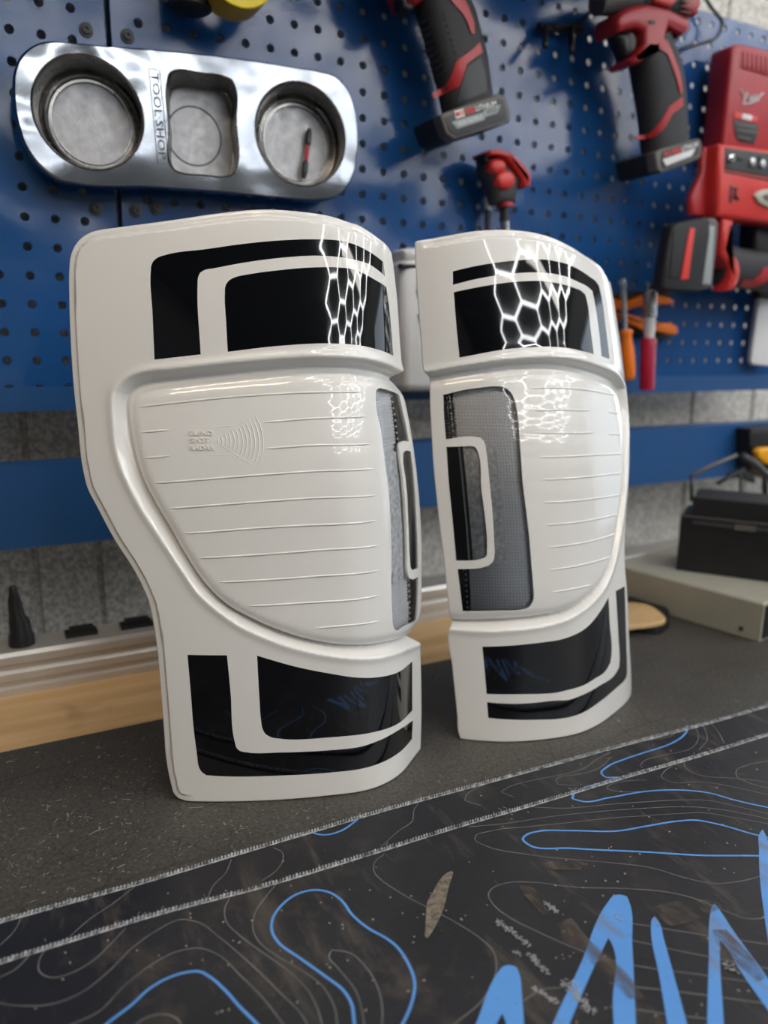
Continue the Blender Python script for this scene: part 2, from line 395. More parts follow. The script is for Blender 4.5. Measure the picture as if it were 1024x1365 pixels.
class Loft:
    """handle-like body: list of (X, Z, half width, half depth) along a line, centred at depth Y"""
    def __init__(s, sec, Y): s.sec = [tuple(q) for q in sec]; s.Y = Y
    def dense(s):
        P = smooth_poly([np.array(q) for q in s.sec], closed=False, step=.004, corner=80); return P
    def build(s, name, m, parent=None, n=20, e=.8, **k):
        D_ = s.dense(); R_ = []
        for i, q in enumerate(D_):
            t = D_[min(i+1, len(D_)-1)][:2]-D_[max(i-1, 0)][:2]; t /= np.linalg.norm(t)+1e-12; nx = np.array([t[1], -t[0]])
            ring = []
            for j in range(n):
                a = 2*math.pi*j/n; c, s_ = math.cos(a), math.sin(a)
                c = math.copysign(abs(c)**e, c); s_ = math.copysign(abs(s_)**e, s_)
                ring.append((q[0]+nx[0]*c*q[2], s.Y-s_*q[3], q[1]+nx[1]*c*q[2]))
            R_.append(ring)
        k.setdefault('auto', 1.0)
        return MB().rings(R_).build(name, m, parent, **k)
    def front(s, Q, e=.8):
        D_ = s.dense(); d = ((Q[:, None, :]-D_[None, :, :2])**2).sum(2); i = d.argmin(1); q = D_[i]
        i2 = np.clip(i, 1, len(D_)-2); t = D_[i2+1][:, :2]-D_[i2-1][:, :2]; t /= np.linalg.norm(t, axis=1)[:, None]
        nx = np.stack([t[:, 1], -t[:, 0]], 1); u = np.clip(abs(((Q-q[:, :2])*nx).sum(1))/q[:, 2], 0, .999)
        return s.Y-q[:, 3]*(1-u**(2/e))**(e/2)
    def patch(s, poly, name, m, parent, lift=.0012, step=.004, **k):
        P = smooth_poly(poly, True, step, 25); x0, z0 = P.min(0); x1, z1 = P.max(0)
        g = np.array([(x, z) for x in np.arange(x0, x1, step) for z in np.arange(z0, z1, step)]) if True else []
        if len(g): g = g[inside(P, g)]
        if len(g): g = g[pdist(P, g, True) > step*.5]
        v, t = cdt([P], g); c = v[t].mean(1); t = t[inside(P, c)]
        y = s.front(v)-lift; V = np.stack([v[:, 0], y, v[:, 1]], 1); n = len(V)
        V2 = V.copy(); V2[:, 1] += lift*1.8
        F = [tuple(q) for q in t]; np_ = len(P)
        F += [(i, (i+1) % np_, n+(i+1) % np_, n+i) for i in range(np_)]
        mb = MB(); mb.add(np.vstack([V, V2]).tolist(), F)
        k.setdefault('auto', .7)
        return mb.build(name, m, parent, **k)
def W(Y, *p): return [tuple(atY(p[i], p[i+1], Y)[[0, 2]]) for i in range(0, len(p), 2)]
def text_tris(body, bold=0):
    c = bpy.data.curves.new('lettering', 'FONT'); c.body = body; c.resolution_u = 2; c.offset = bold
    o = bpy.data.objects.new('lettering', c); COL.objects.link(o)
    dg = bpy.context.evaluated_depsgraph_get(); me = o.evaluated_get(dg).to_mesh()
    V = np.array([v.co[:2] for v in me.vertices]); me.calc_loop_triangles(); F = [tuple(t.vertices) for t in me.loop_triangles]
    o.evaluated_get(dg).to_mesh_clear(); bpy.data.objects.remove(o); bpy.data.curves.remove(c)
    V -= V.min(0); return V, F, V.max(0)
def lettering(body, origin, ux, uz, height, width=None, name='lettering', m=None, parent=None, lift=0, bold=0, **k):
    """flat lettering on a plane: origin = lower left, ux/uz = unit directions"""
    V, F, mx = text_tris(body, bold); sy = height/mx[1]; sx = (width/mx[0]) if width else sy
    o = np.array(origin, float); ux = np.array(ux, float); uz = np.array(uz, float)
    P = [o+ux*v[0]*sx+uz*v[1]*sy for v in V]
    return mesh(name, P, F, m, parent, **k)

# ================================================================ room
def struct(name, mb, m, **k):
    o = mb.build(name, m, **k); o['kind'] = 'structure'; return o
FZ, CZ = -.92, 1.80
RX0, RX1, RY0 = -2.2, 4.4, -5.2
BW = .93                                   # face of the wall behind the bench
struct('floor', MB().box((RX0, RY0, FZ-.05), (RX1, BW+.1, FZ)), CONC)
struct('ceiling', MB().box((RX0, RY0, CZ), (RX1, BW+.1, CZ+.05)), CEILM)
struct('wall_left', MB().box((RX0-.05, RY0, FZ), (RX0, BW+.1, CZ)), ROOMW)
struct('wall_front', MB().box((RX0, RY0-.05, .55), (RX1, RY0, CZ)), ROOMW)
struct('trim_1', MB().box((RX0, RY0-.05, FZ), (RX1, RY0, .55)), PANELM)
# right side wall with the big shop door standing open
wr = MB().box((RX1, RY0, FZ), (RX1+.05, -1.0, CZ)).box((RX1, .8, FZ), (RX1+.05, BW+.1, CZ)).box((RX1, -1.0, 1.35), (RX1+.05, .8, CZ))
struct('wall_right', wr, ROOMW)
# sheet wall behind the bench: flat backing plus separate raised sheets with recessed joints
wb = struct('wall_back', MB().box((RX0, BW+.006, FZ), (RX1, BW+.06, CZ)), WALLM)
x = -.160; i = 0
while x < 2.6:
    wd = .0680 if x < .3 else .1515
    mb = MB(); z0, z1 = -.3, CZ
    pr = [(x+.002, BW+.0058), (x+.005, BW), (x+wd-.005, BW), (x+wd-.002, BW+.0058)]
    mb.rings([[(a, b, z0) for a, b in pr], [(a, b, z1) for a, b in pr]])
    mb.build('wall_sheet', WALLM, wb); x += wd; i += 1

# ================================================================ bench
bench = thing('workbench', (.6, .35, 0), 'long workbench with plywood top under the black rubber mats', 'workbench')
MB().box((-.9, -.35, -.043), (2.2, .772, -.003)).build('bench_top', WOOD, bench)
for lx in (-.8, 2.1):
    for ly in (-.28, .68):
        MB().box((lx-.04, ly-.04, FZ), (lx+.04, ly+.04, -.043)).build('leg', SHADEM, bench)
MB().box((-.9, -.33, -.15), (2.2, -.30, -.043)).build('apron', SHADEM, bench)

rm = thing('rubber_mat', (.6, .4, -.003), 'bare scuffed black rubber mat under both white lamps', 'mat')
MB().box((-.9, -.34, -.0029), (2.2, .655, 0)).build('sheet', BARE, rm)

# aluminium extrusion along the back of the bench
tr = thing('aluminium_rail', (.6, .78, -.003), 'ribbed bare aluminium rail along the back edge of the bench', 'rail')
prof = [(.770, -.0028), (.770, .004), (.773, .006), (.773, .010), (.770, .012), (.770, .019), (.7735, .022), (.7735, .026),
        (.770, .029), (.770, .036), (.772, .040), (.812, .040), (.812, -.0028)]
MB().rings([[(-.9, a, b) for a, b in prof], [(2.2, a, b) for a, b in prof]]).build('extrusion', mat('rail_aluminium', (.62, .60, .57), .38, metal=.55, var=.05), tr)

# lower blue rail
t = thing('mounting_rail', (.7, .812, .131), 'flat blue steel rail across the wall below the pegboards', 'rail')
MB().box((-.9, .806, .131), (1.9, .818, .212)).build('plate', BLUE2, t)
MB().box((-.9, .818, .206), (1.9, .84, .212)).box((-.9, .818, .131), (1.9, .84, .137)).build('flange', BLUE2, t)
for hx in (-.6, 1.6):
    MB().box((hx-.02, .84, .15), (hx+.02, BW, .19)).build('bracket', DGREY, t)

# ================================================================ pegboards
P_ = .0254
SEAM = atY(142, 0, WALL_Y)[0]
def hole_panel(name, x0, x1, z0, z1, hx, hz, skip, parent):
    mb = MB(); r = .0037; n = 12
    i0 = math.ceil((x0+.010-hx)/P_); i1 = math.floor((x1-.010-hx)/P_)
    j0 = math.ceil((z0+.010-hz)/P_); j1 = math.floor((z1-.012-hz)/P_)
    X0, X1 = hx+(i0-.5)*P_, hx+(i1+.5)*P_; Z0, Z1 = hz+(j0-.5)*P_, hz+(j1+.5)*P_
    sq = []
    for k in range(n):
        a = 2*math.pi*k/n+math.pi/4; c, s = math.cos(a), math.sin(a); m_ = max(abs(c), abs(s)); sq.append((c/m_*P_/2, s/m_*P_/2))
    ci = [(r*math.cos(2*math.pi*k/n+math.pi/4), r*math.sin(2*math.pi*k/n+math.pi/4)) for k in range(n)]
    y = WALL_Y
    for i in range(i0, i1+1):
        for j in range(j0, j1+1):
            cx, cz = hx+i*P_, hz+j*P_
            if (i, j) in skip:
                mb.add([(cx+a, y, cz+b) for a, b in sq], [tuple(range(n))]); continue
            v = [(cx+a, y, cz+b) for a, b in sq]+[(cx+a*1.12, y, cz+b*1.12) for a, b in ci]+[(cx+a, y+.0006, cz+b) for a, b in ci]+[(cx+a, y+.0022, cz+b) for a, b in ci]
            f = []
            for k in range(n):
                k2 = (k+1) % n
                for q in range(3): f.append((q*n+k, q*n+k2, (q+1)*n+k2, (q+1)*n+k))
            mb.add(v, f)
    mb.add([(x0, y, z0), (x1, y, z0), (X1, y, Z0), (X0, y, Z0)], [(0, 1, 2, 3)])
    mb.add([(x0, y, z1), (x1, y, z1), (X1, y, Z1), (X0, y, Z1)], [(0, 1, 2, 3)])
    mb.add([(x0, y, z0), (X0, y, Z0), (X0, y, Z1), (x0, y, z1)], [(0, 1, 2, 3)])
    mb.add([(x1, y, z0), (X1, y, Z0), (X1, y, Z1), (x1, y, z1)], [(0, 1, 2, 3)])
    me = mesh('perforated_sheet', mb.v, mb.f, BLUE, parent)
    bm = bmesh.new(); bm.from_mesh(me.data); bmesh.ops.remove_doubles(bm, verts=bm.verts, dist=.00002); bmesh.ops.recalc_face_normals(bm, faces=bm.faces)
    bm.to_mesh(me.data); bm.free()
    e = MB().box((x0, y+.0001, z0), (x0+.0015, y+.020, z1)).box((x1-.0015, y+.0001, z0), (x1, y+.020, z1)).box((x0, y+.0001, z1-.0015), (x1, y+.020, z1))
    e.build('side_flange', BLUE2, parent)
    MB().box((x0, y-.0022, z0), (x1, y+.0205, z0+.0225)).build('bottom_flange', BLUE2, parent)
t = thing('light_baffle', (.1, .87, .7525), 'added plate that keeps ceiling light out of the gap behind the pegboards', 'rail')  # unseen light block, added so the peg holes stay dark
MB().box((-.7, WALL_Y, .7525), (.74, BW-.001, .756)).build('plate', BLUE2, t)
t = thing('overhead_shade', (.1, .74, .80), 'unseen board added to shade the upper pegboards', 'light blocker')  # out of view, added to keep ceiling light off the upper boards
MB().box((-.9, .56, .80), (.80, BW-.001, .822)).build('shade_board', SHADEM, t)
for bx_ in (-.6, .1, .72): MB().box((bx_-.01, .62, .77), (bx_+.01, BW-.001, .7999)).build('bracket', RUBBER, t)
p1 = thing('pegboard', (SEAM-.3, WALL_Y+.01, .263), 'blue pegboard panel at the left edge, behind the first lamp\'s outer edge', 'pegboard')
hole_panel('panel', SEAM-.75, SEAM-.0025, .263, .752, .0552, CAMZ+.13198, set(), p1)
p2 = thing('pegboard', (.7, WALL_Y+.01, .263), 'wide blue pegboard panel holding the tray, the red tools, pliers and screwdrivers', 'pegboard')
hole_panel('panel', SEAM+.0025, SEAM+1.02, .263, .752, .2149, CAMZ+.28248, set(), p2)
for par, px, py in ((p1, 68, 80), (p1, 115, 40), (p1, 128, 278), (p2, 170, 48), (p2, 208, 277), (p2, 181, 281)):
    c = atY(px, py, WALL_Y-.001); par_ = par
    mb = MB(); R_ = []
    for r, dy in ((.0062, 0), (.0062, .0012), (.0040, .0015), (.0036, .0034), (.0018, .0036), (.0015, .002)):
        R_.append([(c[0]+r*math.cos(k*math.pi/6), WALL_Y-.0003-dy, c[2]+r*math.sin(k*math.pi/6)) for k in range(12)])
    mb.rings(R_).build('screw', DGREY, par_, auto=.6)

# ================================================================ lamps
E_ = (.885, -.465); B_ = (.465, .885)
def surface(an, x0, y0, smin, smax, lat, back, bul, right):
    s = np.arange(smin, smax+1e-9, .001); a = np.radians(np.interp(s, [p[0] for p in an], [p[1] for p in an]))
    a = np.convolve(np.pad(a, 4, mode='edge'), np.ones(9)/9, 'valid')
    cx = np.concatenate([[0], np.cumsum((np.cos(a[1:])+np.cos(a[:-1]))*.0005)]); cy = np.concatenate([[0], np.cumsum((np.sin(a[1:])+np.sin(a[:-1]))*.0005)])
    i = np.argmin(abs(s)); x = x0+cx-cx[i]; y = y0+cy-cy[i]
    def P(S, Z, h=0):
        S = np.asarray(S, float); Z = np.asarray(Z, float); t = Z/.40
        la = lat*t+(bul*4*t*(1-t) if right else 0); bk = back*t-bul*4*t*(1-t)+.002*(np.maximum(0, Z-.30)/.11)**2
        if right: bk = bk+(bul-.003)*4*t*(1-t)
        aa = np.interp(S, s, a); h = h+0*S
        return np.stack([np.interp(S, s, x)+la*E_[0]+bk*B_[0]+np.sin(aa)*h, np.interp(S, s, y)+la*E_[1]+bk*B_[1]-np.cos(aa)*h, Z+0*S], -1)
    return P
SL = surface([(-.15, -34), (-.05, -32.1), (0, -28.9), (.05, -23.1), (.09, -17.6), (.12, -13.6), (.15, 15.5), (.18, 40), (.21, 38.7), (.25, 41)], .1117, .5160, -.16, .26, -.020, .045, .006, False)
SR = surface([(-.03, -50), (0, -42.3), (.03, -30.3), (.06, -17.5), (.09, -9.7), (.12, 10.2), (.15, 21.2), (.18, 22.9), (.208, 35), (.228, 45), (.245, 58), (.32, 72)], .34, .5047, -.05, .32, -.037, .045, .009, True)
DATA = json.loads('''{"L":{"outline":[-126,110,-116,56,-81,15,-27,-1,49,-2,665,-1,1069,4,1257,1,1355,2,1471,-3,1606,0,1890,4,2097,-3,2141,247,2167,616,2169,881,2107,933,2042,997,2082,1020,2164,1043,2217,1069,2251,1379,2283,1732,2275,1948,2252,2145,2219,2410,2170,2696,2137,2835,2100,2925,2013,2977,1924,3020,1956,3043,2005,3083,1980,3276,1952,3613,1906,3850,1874,3957,1825,3987,1644,4046,1530,4089,1478,4108,1404,4121,1239,4156,1010,4178,761,4181,513,4154,141,4097,-238,4046,-365,4029,-428,4012,-491,3976,-545,3917,-574,3854,-589,3767,-600,3572,-608,3277,-607,2960,-597,2715,-586,2428,-577,2361,-564,2291,-542,2232,-514,2175,-394,1924,-270,1710,-234,1635,-202,1553,-179,1482,-165,1393,-149,1212,-144,905,-147,483,-149,345],"groove_outer":[2380,3089,2005,3086,1764,3135,1586,3169,1418,3194,1244,3202,1095,3204,590,3169,92,3113,-98,3091,-193,3060,-270,3001,-308,2948,-321,2887,-326,2741,-306,2492,-289,2429,-263,2357,-176,2167,-13,1893,125,1663,177,1578,240,1506,330,1428,434,1346,576,1265,736,1191,993,1105,1144,1068,1312,1035,1459,1010,1631,989,1845,956,2172,898,2380,958],"groove_inner":[2380,2941,2108,2925,1912,2991,1754,3025,1513,3054,1294,3073,1090,3073,583,3033,102,2980,-18,2964,-107,2948,-177,2914,-209,2868,-215,2807,-204,2670,-194,2584,-167,2446,-137,2344,-80,2221,22,2025,135,1801,248,1621,369,1492,542,1384,741,1285,998,1193,1132,1161,1263,1143,1424,1121,1596,1099,1980,1027,2380,1042],"windows":[[-11,3165,-7,3462,-5,3750,2,3794,19,3822,46,3842,106,3862,378,3903,627,3942,876,3972,1129,3988,1284,3987,1397,3971,1545,3928,1707,3871,1726,3768,1627,3808,1533,3841,1452,3856,1336,3870,1124,3877,871,3854,621,3816,423,3776,361,3764,330,3746,314,3713,309,3664,306,3203],[490,3222,489,3417,489,3607,496,3661,521,3697,566,3720,648,3739,868,3773,1121,3799,1271,3803,1389,3796,1471,3775,1574,3742,1739,3694,1785,3493,1817,3197,1591,3244,1422,3272,1226,3284,845,3265],[81,1119,360,1116,367,839,373,465,382,424,404,401,452,389,688,378,953,368,1081,365,1274,363,1462,372,1650,373,1939,327,1908,185,1617,189,1452,189,1208,189,1045,191,677,199,229,210,148,216,113,247,97,293,94,357,84,579,84,812],[571,1109,856,1011,1116,939,1251,904,1431,867,1671,829,1973,805,1937,413,1632,427,1400,450,1221,460,1059,464,694,483,636,496,592,528,574,573,569,630,568,782]],"lens":[[1609,2912,1625,2949,1660,2964,1720,2958,1916,2925,2023,2899,2072,2725,2116,2529,1969,2545,1927,2538,1909,2512,1905,2478,1935,2217,1953,1941,1954,1666,1950,1532,1974,1490,2026,1459,2171,1440,2137,1083,1824,1130,1755,1134,1706,1148,1673,1172,1651,1219,1645,1299,1641,1411,1664,1739,1668,1965,1661,2195,1636,2488,1630,2645,1602,2800],[2135,2451,2006,2467,1974,2455,1966,2430,1988,2208,2001,1863,2004,1598,2010,1560,2044,1527,2178,1507,2185,1680,2174,1968,2152,2322]],"ribs":[[-166,2842,198,2885,578,2922,1083,2947,1472,2946],[-164,2669,58,2691],[706,2744,1065,2768,1498,2772],[-151,2494,54,2516],[714,2566,1056,2584,1505,2576],[-67,2328,700,2388,1101,2406,1513,2399],[23,2155,688,2204,1092,2220,1521,2207],[113,1983,782,2026,1521,2026],[211,1812,772,1839,1128,1852,1518,1841],[328,1641,762,1656,1119,1666,1515,1658],[538,1469,1001,1478,1509,1473],[983,1289,1210,1293,1498,1282]],"text":[135,2603,305,2706,758,5598]},"R":{"outline":[0,-3,232,0,486,-1,733,-1,824,2,1095,-2,1378,0,1721,1,1987,3,2107,-5,2135,58,1966,555,1881,1067,1831,1361,1891,1756,2005,2018],"outline_top":[1624,4044,1322,4114,1051,4166,834,4185,635,4184,441,4168,235,4136,-13,4096,-44,4091,-61,4077,-66,4050,-111,3666,-136,3299,-141,3074,-125,3026,-124,2961,-135,2823,-144,2575,-151,2301,-146,2095,-135,1791,-115,1518,-101,1229,-86,1024,-80,989,-98,936,-74,622,-33,218,-17,51],"groove_outer":[-300,3078,-141,3069,80,3107,287,3141,479,3171,675,3189,884,3200,1046,3194,1262,3172,1497,3132,1735,3086,1939,3030],"groove_outer2":[1740,1714,1481,1288,1348,1199,1214,1138,1073,1086,945,1040,783,1007,621,987,416,974,226,960,-88,956,-300,962],"groove_inner":[-300,3000,-122,2986,69,3019,276,3051,467,3074,662,3089,819,3093,978,3089,1180,3069,1410,3034,1849,2951],"groove_inner2":[1698,1705,1581,1476,1396,1308,1281,1246,1154,1192,1049,1151,946,1120,840,1101,726,1090,422,1073,170,1056,-85,1033,-300,1040],"windows":[[210,3852,395,3893,690,3939,919,3960,1005,3962,1105,3956,1228,3945,1446,3899,1593,3858,1686,3832,1742,3794,1762,3699,1766,3421,1771,3168,1613,3195,1621,3470,1605,3690,1596,3742,1530,3769,1352,3807,1211,3837,1083,3851,921,3857,673,3839,417,3799,193,3747],[191,3691,465,3744,723,3780,976,3790,1070,3783,1166,3772,1312,3750,1397,3733,1456,3705,1474,3633,1468,3444,1470,3211,1281,3241,1114,3263,982,3271,809,3270,586,3254,165,3181,175,3454],[1807,1145,1850,668,1905,299,1890,269,1842,253,1697,242,1361,220,1086,183,941,175,818,177,686,188,421,204,234,215,222,352,415,343,621,342,813,343,940,332,1079,345,1310,367,1656,398,1700,424,1706,464,1670,719,1612,1146],[184,828,516,849,723,860,809,863,974,887,1152,939,1279,1005,1468,1126,1490,889,1531,590,1512,524,1438,478,1248,451,1077,427,934,419,812,410,674,415,516,423,218,423]],"lens":[[-12,2881,167,2924,331,2947,453,2956,501,2950,542,2929,571,2891,584,2858,591,2805,585,2437,581,2150,596,1924,623,1343,627,1258,619,1211,592,1169,559,1148,520,1140,295,1131,26,1111,-1,1467,223,1500,266,1518,295,1550,309,1593,312,1692,313,1926,306,2211,301,2437,297,2499,282,2532,260,2550,185,2557,-23,2526,-22,2706],[-24,2466,197,2481,219,2468,231,2438,236,2155,250,1635,246,1598,226,1575,189,1561,-10,1535,-22,1911,-29,2198]],"ribs":[[735,2944,1080,2938,1984,2842],[737,2762,989,2764,1375,2745],[1698,2713,2006,2677],[730,2589,1383,2561],[1617,2531,1953,2496],[737,2392,1199,2382,1915,2332],[743,2210,1180,2206,1857,2167],[746,2023,1163,2019,1802,1981],[755,1838,1149,1841,1734,1818],[762,1653,1138,1662,1654,1656],[773,1465,1128,1479,1535,1474],[788,1277,997,1286,1235,1291]]}}''')
def pairs(l): return [(l[i]*1e-4, max(l[i+1]*1e-4, .0003)) for i in range(0, len(l), 2)]
def poly_rows(sub, poly):
    return sub

def build_lamp(key, surf, label):
    d = DATA[key]; right = key == 'R'
    if right:
        ol = pairs(d['outline'])+[(.2079, .2172), (.2163, .232), (.2235, .245), (.2285, .262), (.2292, .28), (.2275, .296), (.2245, .308), (.2205, .323), (.2141, .356), (.2112, .3724), (.2062, .389), (.1967, .3955), (.180, .4005)]+pairs(d['outline_top'])
        go = pairs(d['groove_outer']); go = [(-.04, go[0][1])]+go[1:]
        go += [(.2159, .2918), (.2178, .2712), (.2146, .2536), (.2047, .2348), (.1944, .2088), (.186, .190)]
        g2 = pairs(d['groove_outer2'])[1:-1]; go += g2; go += [(-.04, g2[-1][1])]
        gi = pairs(d['groove_inner'])[1:]; gi = [(-.04, gi[0][1]+.001)]+gi
        gi += [(.2040, .2882), (.2062, .272), (.2024, .2546), (.1944, .2358), (.1875, .2143), (.180, .190)]+pairs(d['groove_inner2'])[:-1]; gi += [(-.04, gi[-1][1])]
    else:
        ol = pairs(d['outline']); go = pairs(d['groove_outer']); gi = pairs(d['groove_inner'])
        go[0] = (.25, .3098); go[-1] = (.25, .098); gi[0] = (.25, .2945); gi[-1] = (.25, .1085)
    OL = smooth_poly(ol, True, .0015, 33)
    A_ = sum(OL[i-1][0]*OL[i][1]-OL[i][0]*OL[i-1][1] for i in range(len(OL)))
    if A_ < 0: OL = OL[::-1]
    GO = smooth_poly(go, False, .003, 50); GI = smooth_poly(gi, False, .003, 50)
    # keep only the part of the edge that carries the moulded lip
    lipmask = (OL[:, 1] > .390) if right else (((OL[:, 0] < .004) | (OL[:, 1] > .383)) & (OL[:, 0] < .17))
    lip = OL[lipmask]
    ri = [0, 1, 3, 5, 6, 7] if right else [0, 2, 4, 5, 6, 7]
    RZ = [np.array(sorted(pairs(d['ribs'][i_]))) for i_ in ri]
    def lipd(Q):
        r = np.full(len(Q), 9.); c = np.sqrt(((Q[:, None, 0]-lip[None, ::8, 0])**2+(Q[:, None, 1]-lip[None, ::8, 1])**2)).min(1) < .022
        q = Q[c]; r[c] = np.sqrt(((q[:, None, 0]-lip[None, :, 0])**2+(q[:, None, 1]-lip[None, :, 1])**2)).min(1) if len(q) else 9
        return r
    def H(Q):
        Q = np.asarray(Q, float); h = np.zeros(len(Q))
        ino = inside(GO, Q); ini = inside(GI, Q); do = pcut(GO, Q, .02); di = pcut(GI, Q, .02)
        t = np.where(ini, 1., np.where(ino, do/(do+di+1e-9), 0.))
        g = np.where(t < .70, ss(t/.70), ss((1-t)/.30)); g[(t <= 0) | (t >= 1)] = 0
        h -= .0078*g
        h += np.where(~ino, .0011*np.exp(-(do/.0035)**2), .0011*np.exp(-(do/.0035)**2)*(t < .5))
        w_ = np.where(ini, 1, ss((t-.7)/.3))
        h -= w_*.006*(np.clip((Q[:, 1]-.20)/.10, 0, 1.3)**2)
        # the bands between the upper ribs are slightly pillowed
        zr = np.stack([np.interp(Q[:, 0], r_[:, 0], r_[:, 1]) for r_ in RZ])
        up = Q[:, 1] > zr[-1]; lo_ = np.where(up, zr[-1], Q[:, 1]); hi_ = np.full(len(Q), .31)
        for a_, b_ in zip(zr[:-1], zr[1:]):
            k_ = (Q[:, 1] <= a_) & (Q[:, 1] > b_); hi_ = np.where(k_, a_, hi_); lo_ = np.where(k_, b_, lo_)
        k_ = (Q[:, 1] <= zr[0]) & ~(Q[:, 1] <= zr[-1]); uu = (Q[:, 1]-lo_)/np.maximum(hi_-lo_, .001)
        xm = (ss((Q[:, 0]-(.04 if right else .085))/.03))
        h += np.where(k_, .00014*4*uu*(1-uu)*xm*w_, 0)
        h -= w_*.003*(np.clip((.135-Q[:, 1])/.04, 0, 1.3)**2)
        h -= w_*.0015*np.exp(-(di/.0035)**2)
        if len(lip):
            dl = lipd(Q)
            wl = ss((Q[:, 0]+.002)/.012) if right else np.where(Q[:, 1] < .04, 1-ss((Q[:, 0]+.016)/.022), 1)*(1-ss((Q[:, 0]-.13)/.04))
            h -= .0026*wl*(1-ss((dl-.0045)/.0022))
        dd = pcut(OL, Q, .0025, True); r = .0016
        e = np.clip(1-dd/r, 0, 1); h -= r*(1-np.sqrt(np.maximum(0, 1-e*e*.98)))
        return h
    holes = [smooth_poly(pairs(p), True, .0018, 33) for p in d['windows']]+[smooth_poly(pairs(p), True, .0015, 33) for p in d['lens']]
    allh = holes
    # free points: coarse everywhere, finer in the groove and near the edges
    x0, z0 = OL.min(0); x1, z1 = OL.max(0)
    def grid(st):
        g = np.array([(x, z) for x in np.arange(x0, x1, st) for z in np.arange(z0, z1, st)]); return g[inside(OL, g)]
    g1 = grid(.0032); g2 = grid(.0014)
    def nearG(Q):
        ino = inside(GO, Q); ini = inside(GI, Q)
        return (ino & ~ini) | (pcut(GO, Q, .006) < .006) | (pcut(GI, Q, .006) < .004)
    g1 = g1[~nearG(g1)]; k = nearG(g2)
    if len(lip): k |= lipd(g2) < .0085
    G = np.vstack([g1, g2[k]])
    d_e = pcut(OL, G, .003, True)
    for h_ in allh:
        m_ = ~inside(h_, G); m_ &= pcut(h_, G, .001, True) > .0008; G = G[m_]; d_e = d_e[m_]
    G = G[d_e > .0022]
    ringp = []
    n = len(OL); tn = np.roll(OL, -1, 0)-np.roll(OL, 1, 0); tn /= np.linalg.norm(tn, axis=1)[:, None]+1e-12; nn = np.stack([-tn[:, 1], tn[:, 0]], 1)
    for q in (.00035, .0009, .0016):
        rp = OL+nn*q; rp = rp[inside(OL, rp)]; rp = rp[pcut(OL, rp, .002, True) > q*.85]; ringp.append(rp)
    G = np.vstack([G]+ringp)
    v, tri = cdt([OL]+allh, G)
    c = v[tri].mean(1); ok = inside(OL, c)
    for h_ in allh: ok &= ~inside(h_, c)
    tri = tri[ok]
    # consistent winding: facing the viewer
    a_ = v[tri]; cr = (a_[:, 1, 0]-a_[:, 0, 0])*(a_[:, 2, 1]-a_[:, 0, 1])-(a_[:, 1, 1]-a_[:, 0, 1])*(a_[:, 2, 0]-a_[:, 0, 0])
    tri[cr < 0] = tri[cr < 0][:, ::-1]
    hh = H(v); V = surf(v[:, 0], v[:, 1], hh)
    root = thing('tail_lamp', tuple(surf(.10, 0, -.03)), label, 'tail lamp', 'pair of painted tail lamps')
    e = .0004
    du = surf(v[:, 0]+e, v[:, 1], H(v+[e, 0]))-V; dv = surf(v[:, 0], v[:, 1]+e, H(v+[0, e]))-V
    N = np.cross(du, dv); N /= np.linalg.norm(N, axis=1)[:, None]
    used = np.unique(tri); remap = -np.ones(len(v), int); remap[used] = np.arange(len(used))
    body = mesh('painted_body', V[used], remap[tri], WHITE, root, smooth=True)
    body.data.normals_split_custom_set_from_vertices(N[used].tolist())
    # side wall of the shell, all round
    he = H(OL); hb = -.024
    R_ = [surf(OL[:, 0], OL[:, 1], he), surf(OL[:, 0], OL[:, 1], he-.002), surf(OL[:, 0]*.999+.0001, OL[:, 1], np.full(len(OL), hb))]
    MB().rings(R_, False, False).build('side_wall', WHITE, root, auto=.9)
    # inner edges of the window cut-outs
    mb = MB()
    for h_ in allh[4:]:
        hw = H(h_); mb.rings([surf(h_[:, 0], h_[:, 1], hw), surf(h_[:, 0], h_[:, 1], hw-.0022)], False, False)
    mb.build('window_edge', WHITE, root, smooth=True)
    # rear housing
    cen = OL.mean(0)
    sh = OL+nn*.007; sh = sh[pdist(OL, sh, True) > .0062]; sh = sh[inside(OL, sh)][::3]
    gg = grid(.02); gg = gg[inside(sh, gg)]; gg = gg[pdist(sh, gg, True) > .008]
    hv, ht = cdt([sh], gg); cc = hv[ht].mean(1); ht = ht[inside(sh, cc)]; nb = len(hv)
    F = [tuple(q) for q in ht]; F += [(i, (i+1) % len(sh), nb+(i+1) % len(sh), nb+i) for i in range(len(sh))]; F += [tuple(q+nb) for q in ht]
    hz = np.maximum(hv[:, 1], .001)
    MB().add(np.vstack([surf(hv[:, 0], hz, np.full(nb, -.016)), surf(hv[:, 0], hz, np.full(nb, -.046))]).tolist(), F).build('housing', HOUSING, root, auto=.7)
    # gasket flange
    MB().rings([surf(OL[:, 0], OL[:, 1], np.full(len(OL), hb)), surf(sh_x(OL, nn, .006)[:, 0], np.maximum(.0004, sh_x(OL, nn, .006)[:, 1]), np.full(len(OL), hb+.001))], False, False).build('flange', WHITE, root)
    def sheet(poly, h, name, m, lift=-.0005, st=.004, label=None):
        x0, z0 = poly.min(0); x1, z1 = poly.max(0)
        g = np.array([(x, z) for x in np.arange(x0, x1, st) for z in np.arange(z0, z1, st)]); g = g[inside(poly, g)]; g = g[pdist(poly, g, True) > st*.4]
        v, t = cdt([poly], g); c = v[t].mean(1); t = t[inside(poly, c)]
        a = v[t]; cr = (a[:, 1, 0]-a[:, 0, 0])*(a[:, 2, 1]-a[:, 0, 1])-(a[:, 1, 1]-a[:, 0, 1])*(a[:, 2, 0]-a[:, 0, 0]); t[cr < 0] = t[cr < 0][:, ::-1]
        f_ = (lambda q: H(q)+lift) if h is None else (lambda q: np.full(len(q), h))
